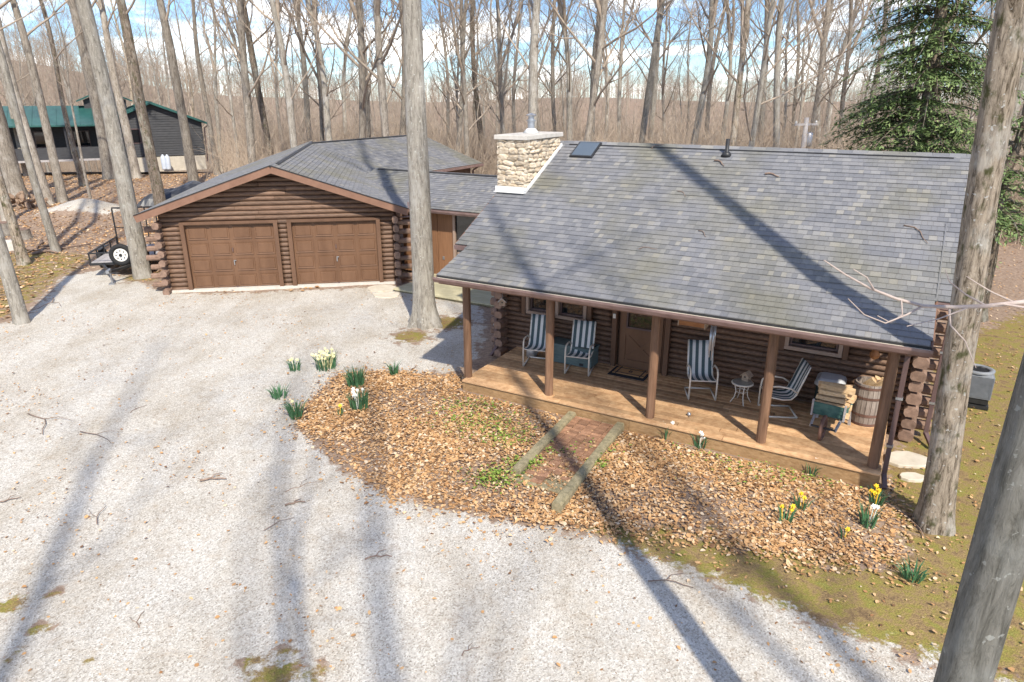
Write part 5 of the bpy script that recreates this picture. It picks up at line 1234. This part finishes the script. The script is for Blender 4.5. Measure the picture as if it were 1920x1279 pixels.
b = MB(); n = 22; b.tube([(0, -.62 + .20 * math.cos(2 * PI * k / n), .232 + .20 * math.sin(2 * PI * k / n)) for k in range(n + 1)], .032, 8, cap=False); wh = b.build('wheel', M['hoop'], t, smooth=True)
b = MB()
for k in range(8): a = k * PI / 4; b.bar((0, -.62, .232), (0, -.62 + .19 * math.cos(a), .232 + .19 * math.sin(a)), .025, .025)
b.build('spokes', M['hoop'], wh); b = MB(); b.tube([(-.2, -.62, .232), (.2, -.62, .232)], .02, 8); b.build('axle', M['black'], wh)
lays = [('lowest layer', .39, 5), ('second layer', .49, 5), ('third layer', .59, 4), ('fourth layer', .69, 3), ('top layer', .785, 2)]
for nm, z_, n in lays:
    for k in range(n):
        yy = (k - (n - 1) / 2) * .12; ca, sa = math.cos(WBR), math.sin(WBR); lx = rw.uniform(-.05, .07); firewood(WBX + lx * ca - yy * sa, WBY + lx * sa + yy * ca, z_ + rw.uniform(-.008, .008), rw.uniform(.44, .56), WBR + rw.uniform(-.12, .12), rw.uniform(-.04, .04), 'split log in the %s of the wheelbarrow load' % nm, 'firewood on the wheelbarrow', rw.uniform(.9, 1.1))
# a metal cup left on the deck boards
b = MB(); b.lathe([(.03, 0), (.035, .06), (.031, .06), (.028, .006)], 12); o = b.build('metal_cup', M['galv'], smooth=True); o.location = HW(4.70, .62, ZD); tag(o, 'tiny silver cup standing on the deck boards', 'cup')
# air conditioner
t = thing('air_conditioner', 'grey outdoor air conditioner on the lawn beside the cabin', 'air conditioner', HW(9.42, 4.75, 0), HA)
t.scale = (.82, .82, .9); b = MB(); b.box((0, 0, .04), (.72, .72, .08)); b.build('pad', M['black'], t); b = MB(); b.box((0, 0, .17), (.66, .66, .12)); b.build('base', M['black'], t)
b = MB(); b.box((0, 0, .52), (.68, .68, .56)); b.build('core', M['ac'], t, bevel=.06)
for k in range(22): b = MB(); b.box((0, 0, .25 + k * .024), (.715, .715, .010)); b.build('louver', M['ac'], t)
b = MB(); b.lathe([(.36, .80), (.37, .84), (.30, .86), (.24, .83), (.24, .80)], 24, cap=False); b.build('top_cover', M['ac'], t, smooth=True); b = MB(); b.lathe([(.0, .80), (.25, .805)], 20, cap=False); b.build('fan_well', M['black'], t)
for k in range(7): b = MB(); b.box((0, -.22 + k * .073, .835), (.46, .008, .008)); b.build('grille_bar', M['black'], t)

# ================================================================== LEFT SIDE: TRAILER, HEAPS, NEIGHBOUR
tp = G(213, 520); t = thing('utility_trailer', 'black utility trailer with raised ramp gate and a spare wheel', 'trailer', (tp.x - .05, tp.y + 1.6, 0), R(12))
Lx, Ly = .95, 1.55
for s in (-1, 1):
    b = MB(); b.bar((s * Lx, -Ly, .48), (s * Lx, Ly, .48), .06, .08); b.build('side_beam', M['black'], t)
    b = MB(); b.bar((s * Lx, -Ly, .86), (s * Lx, Ly, .86), .045, .045); b.build('top_rail', M['black'], t)
    for yy in (-1.5, -.75, 0, .75, 1.5): b = MB(); b.bar((s * Lx, yy, .5), (s * Lx, yy, .86), .04, .04); b.build('rail_post', M['black'], t)
    b = MB(); b.tube([(s * (Lx + .13), .15 + .31 * math.cos(k * PI / 11), .33 + .31 * math.sin(k * PI / 11)) for k in range(23)], .09, 8, cap=False); w_ = b.build('wheel', M['rubber'], t, smooth=True)
    b = MB(); b.tube([(s * (Lx + .06), .15, .33), (s * (Lx + .19), .15, .33)], .21, 18); b.build('rim', M['white'], w_)
    b = MB(); b.box((s * (Lx + .14), .15, .73), (.24, .95, .03)); b.build('fender', M['black'], t)
for yy in (-Ly, Ly): b = MB(); b.bar((-Lx, yy, .482), (Lx, yy, .482), .06, .08); b.build('cross_beam', M['black'], t)
b = MB(); b.bar((-Lx, -Ly, .862), (Lx, -Ly, .862), .045, .045); b.build('front_rail', M['black'], t)
for k in range(9): b = MB(); b.box((-.84 + k * .21, 0, .515), (.2, 3.0, .035)); b.build('floor_plank', M['graywood'], t)
b = MB()
for s in (-1, 1): b.bar((s * .55, -Ly, .45), (0, -Ly - 1.15, .45), .06, .08)
b.build('tongue', M['black'], t); b = MB(); b.tube([(0, -Ly - 1.1, .55), (0, -Ly - 1.1, .06)], .035, 8); b.box((0, -Ly - 1.1, .03), (.18, .18, .05)); b.build('jack', M['galv'], t); b = MB(); b.box((0, -Ly - 1.25, .48), (.10, .24, .10)); b.build('coupler', M['galv'], t)
gate = MB(); gate.bar((-Lx, Ly + .05, 1.95), (Lx, Ly + .05, 1.95), .05, .05); g_ = gate.build('ramp_gate', M['black'], t)
for k in range(6): b = MB(); x_ = -Lx + 2 * Lx * k / 5; b.bar((x_, Ly + .05, .5), (x_, Ly + .05, 1.93), .035 if k not in (0, 5) else .05, .035); b.build('gate_bar', M['black'], g_)
b = MB(); b.bar((-Lx, Ly + .052, 1.2), (Lx, Ly + .052, 1.2), .02, .03); b.build('gate_bar', M['black'], g_)
b = MB(); sx_ = .12; b.tube([(sx_ + .30 * math.cos(k * PI / 12), -Ly - .12, .80 + .30 * math.sin(k * PI / 12)) for k in range(25)], .085, 10, cap=False); sw = b.build('spare_wheel', M['rubber'], t, smooth=True)
b = MB(); b.tube([(sx_, -Ly - .17, .80), (sx_, -Ly - .07, .80)], .225, 24); b.build('rim', M['white'], sw)
for k in range(8): b = MB(); a = k * PI / 4; b.tube([(sx_ + .145 * math.cos(a), -Ly - .174, .80 + .145 * math.sin(a)), (sx_ + .145 * math.cos(a), -Ly - .169, .80 + .145 * math.sin(a))], .025, 8); b.build('rim_hole', M['dark'], sw)
b = MB(); b.tube([(sx_, -Ly - .21, .80), (sx_, -Ly - .16, .80)], .05, 12); b.build('hub', M['black'], sw)
# stumps, rubble heap, tarp pile, block
for (u, v, r_, h_, lab) in ((42, 448, .36, .42, 'sawn stump standing in leaves beside the mossy trunk'), (8, 440, .42, .55, 'larger dark stump left of the sawn stump')):
    p = G(u, v); b = MB(); rr = random.Random(u); n = 16; V = []
    for z_, k in ((0, 1.25), (.1, 1.05), (h_ * .6, .98), (h_, .95)): V += [(r_ * k * math.cos(2 * PI * i / n) * (1 + .07 * math.sin(i * 2.1)), r_ * k * math.sin(2 * PI * i / n) * (1 + .07 * math.sin(i * 2.1)), z_) for i in range(n)]
    t = thing('tree_stump', lab, 'stump', p); b.add(V, [(i * n + k, i * n + (k + 1) % n, (i + 1) * n + (k + 1) % n, (i + 1) * n + k) for i in range(3) for k in range(n)]); b.build('bark', M['bark_grey'], t, smooth=True); b = MB(); b.lathe([(0, h_ + .003), (r_ * .93, h_ + .003)], 16, cap=False); b.build('sawn_top', M['log_end'], t)
p = G(10, 470); b = MB(); b.box((0, 0, .2), (.8, .5, .4)); o = b.build('concrete_block', M['concrete'], bevel=.02); o.location = p; o.rotation_euler = (0, 0, .3); tag(o, 'pale concrete block lying beside the stumps', 'block')
t = thing('rubble_heap', 'low heap of brown stones at the foot of the very thick trunk', 'stone heap', G(45, 392)); rr = random.Random(2)
def rock_mesh(seed):
    r = random.Random(seed); import bmesh
    bm = bmesh.new(); bmesh.ops.create_icosphere(bm, subdivisions=1, radius=.5)
    for v in bm.verts: v.co *= r.uniform(.75, 1.15); v.co.z *= .75
    me = bpy.data.meshes.new('stone'); bm.to_mesh(me); bm.free(); me.materials.append(M['bark']); return me
rocks = [rock_mesh(k) for k in range(4)]
for k in range(44):
    lay = k // 16; o = obj('stone', rr.choice(rocks), t); o.location = (rr.uniform(-1.7, 1.7) * (1 - lay * .22), rr.uniform(-.5, .5), .18 + lay * .26); s_ = rr.uniform(.28, .52); o.scale = (s_ * 1.2, s_, s_ * .85); o.rotation_euler = (rr.uniform(0, 6), rr.uniform(0, 6), rr.uniform(0, 6))
import bmesh
bm = bmesh.new(); bmesh.ops.create_grid(bm, x_segments=18, y_segments=14, size=1); rr = random.Random(6)
for v in bm.verts:
    e = max(abs(v.co.x), abs(v.co.y)); h_ = 1.25 * (1 - e ** 3) * (.75 + .3 * math.sin(v.co.x * 3.4) * math.cos(v.co.y * 2.6)) + rr.uniform(-.05, .05); v.co.z = max(h_, -.02); v.co.x *= 2.2; v.co.y *= 1.5
me = bpy.data.meshes.new('tarp_pile'); bm.to_mesh(me); bm.free(); me.materials.append(M['tarp']); o = obj('tarp_pile', me); p = G(343, 380); o.location = (p.x, p.y, 0); o.rotation_euler = (0, 0, .2); tag(o, 'heap under a wrinkled black tarp behind the garage eave', 'tarp')
# neighbour's house
nb = thing('neighbor_house', 'dark grey sided house with green metal roof and long porch', 'house', (-30.3, 61.6, 0), R(29))
b = MB(); b.box((.1, 5, .45), (7.3, 10, 1.3)); b.build('foundation', M['found'], nb)
b = MB(); b.prism([(-3.6, 1.0), (3.8, 1.0), (3.8, 3.85), (.05, 5.25), (-3.6, 3.85)], 'y', 0, 10); b.build('wall', M['siding'], nb)
for k in range(19):
    z_ = 1.08 + k * .2; zt = 5.2 - z_; x0, x1 = max(-3.63, .05 - zt / .38), min(3.83, .05 + zt / .38)
    if x1 - x0 < .3: break
    b = MB(); b.prism([(-.02, z_), (-.055, z_), (-.02, z_ + .19)], 'x', x0, x1); b.build('siding_board', M['siding'], nb)
b = MB(); b.prism([(-4.2, 3.55), (.05, 5.3), (4.4, 3.55), (4.4, 3.68), (.05, 5.46), (-4.2, 3.68)], 'y', -.5, 10.4); nr = b.build('roof', M['green_roof'], nb)
for k in range(14):
    for s in (-1, 1): b = MB(); y_ = -.4 + k * .8; b.bar((.05 + s * .02, y_, 5.485), (.05 + s * 4.3, y_, 3.72), .03, .04); b.build('seam', M['green_roof'], nr)
b = MB(); b.box((-1.5, -.03, 2.75), (.95, .08, 1.2)); w_ = b.build('window', M['spout'], nb); b = MB(); b.box((-1.5, -.08, 2.75), (.8, .02, 1.05)); b.build('pane', M['glass'], w_)
b = MB(); b.tube([(4.42, -.3, 3.6), (4.0, -.15, 3.3), (3.9, -.12, .5)], .05, 6); b.build('downspout', M['spout'], nb)
b = MB(); b.box((-9.6, 6.2, 2.4), (12, 6.4, 2.8)); b.build('porch_wing', M['siding'], nb)
b = MB(); b.prism([(-.4, 3.62), (4.2, 5.0), (9.6, 3.6), (9.6, 3.72), (4.2, 5.14), (-.4, 3.74)], 'x', -16.2, -3.2); pr2 = b.build('porch_wing_roof', M['green_roof'], nb)
for k in range(16): b = MB(); x_ = -16 + k * .83; b.bar((x_, -.38, 3.765), (x_, 4.2, 5.16), .03, .04); b.build('seam', M['green_roof'], pr2)
b = MB(); b.prism([(-1.6, 4.9), (1.6, 4.9), (1.6, 5.6), (0, 6.3), (-1.6, 5.6)], 'y', 3.5, 7.5); cu = b.build('upper_dormer', M['siding'], nb); cu.location = (-3.2, 0, 0)
b = MB(); b.prism([(-2.1, 5.45), (0, 6.35), (2.1, 5.45), (2.1, 5.56), (0, 6.5), (-2.1, 5.56)], 'y', 3.1, 7.9); b.build('dormer_roof', M['green_roof'], cu)
for x_ in (-14.8, -12.0, -9.2, -6.4, -4.0):
    b = MB(); b.box((x_, .0, 2.3), (.14, .14, 2.7)); b.build('porch_post', M['siding'], nb)
b = MB(); b.box((-9.5, -.0, 1.55), (11.6, .08, .9)); b.build('porch_rail_wall', M['siding'], nb); b = MB(); b.box((-9.5, 1.5, 1.0), (11.8, 3.2, .16)); b.build('porch_floor', M['graywood'], nb)
for x_ in (-12.6, -8.2, -5.4): b = MB(); b.box((x_, 2.96, 2.5), (1.2, .06, 1.3)); w_ = b.build('window', M['spout'], nb); b = MB(); b.box((x_, 2.92, 2.5), (1.05, .02, 1.15)); b.build('pane', M['glass'], w_)
for k, (u, lab) in enumerate(((309, 'left white propane cylinder against the grey house foundation'), (317, 'right white propane cylinder against the grey house foundation'))):
    p = G(u, 318); b = MB(); b.lathe([(.19, .0), (.2, .1), (.2, .95), (.15, 1.12), (.06, 1.18), (.06, 1.25)], 16); o = b.build('propane_tank', M['tank'], smooth=True); o.location = p; tag(o, lab, 'gas tank', 'propane cylinders')
# utility pole
p = away(1519, 48); t = thing('utility_pole', 'grey utility pole with transformer beyond the cabin roof', 'utility pole', (p.x, p.y, tz(p.x, p.y)), .4)
b = MB(); b.tube([(0, 0, 0), (0, 0, 4.8)], [.17, .13], 10); b.build('pole', M['graywood'], t, smooth=True); b = MB(); b.bar((-.9, 0, 4.4), (.9, 0, 4.4), .1, .12); b.build('crossarm', M['graywood'], t); b = MB(); b.lathe([(.22, 3.1), (.23, 3.15), (.23, 3.85), (.15, 3.95)], 14, (.35, 0, 0)); b.build('transformer', M['galv'], t, smooth=True)
for x_ in (-.8, 0, .8): b = MB(); b.lathe([(.04, 4.46), (.07, 4.52), (.04, 4.62)], 8, (x_, 0, 0)); b.build('insulator', M['white'], t)
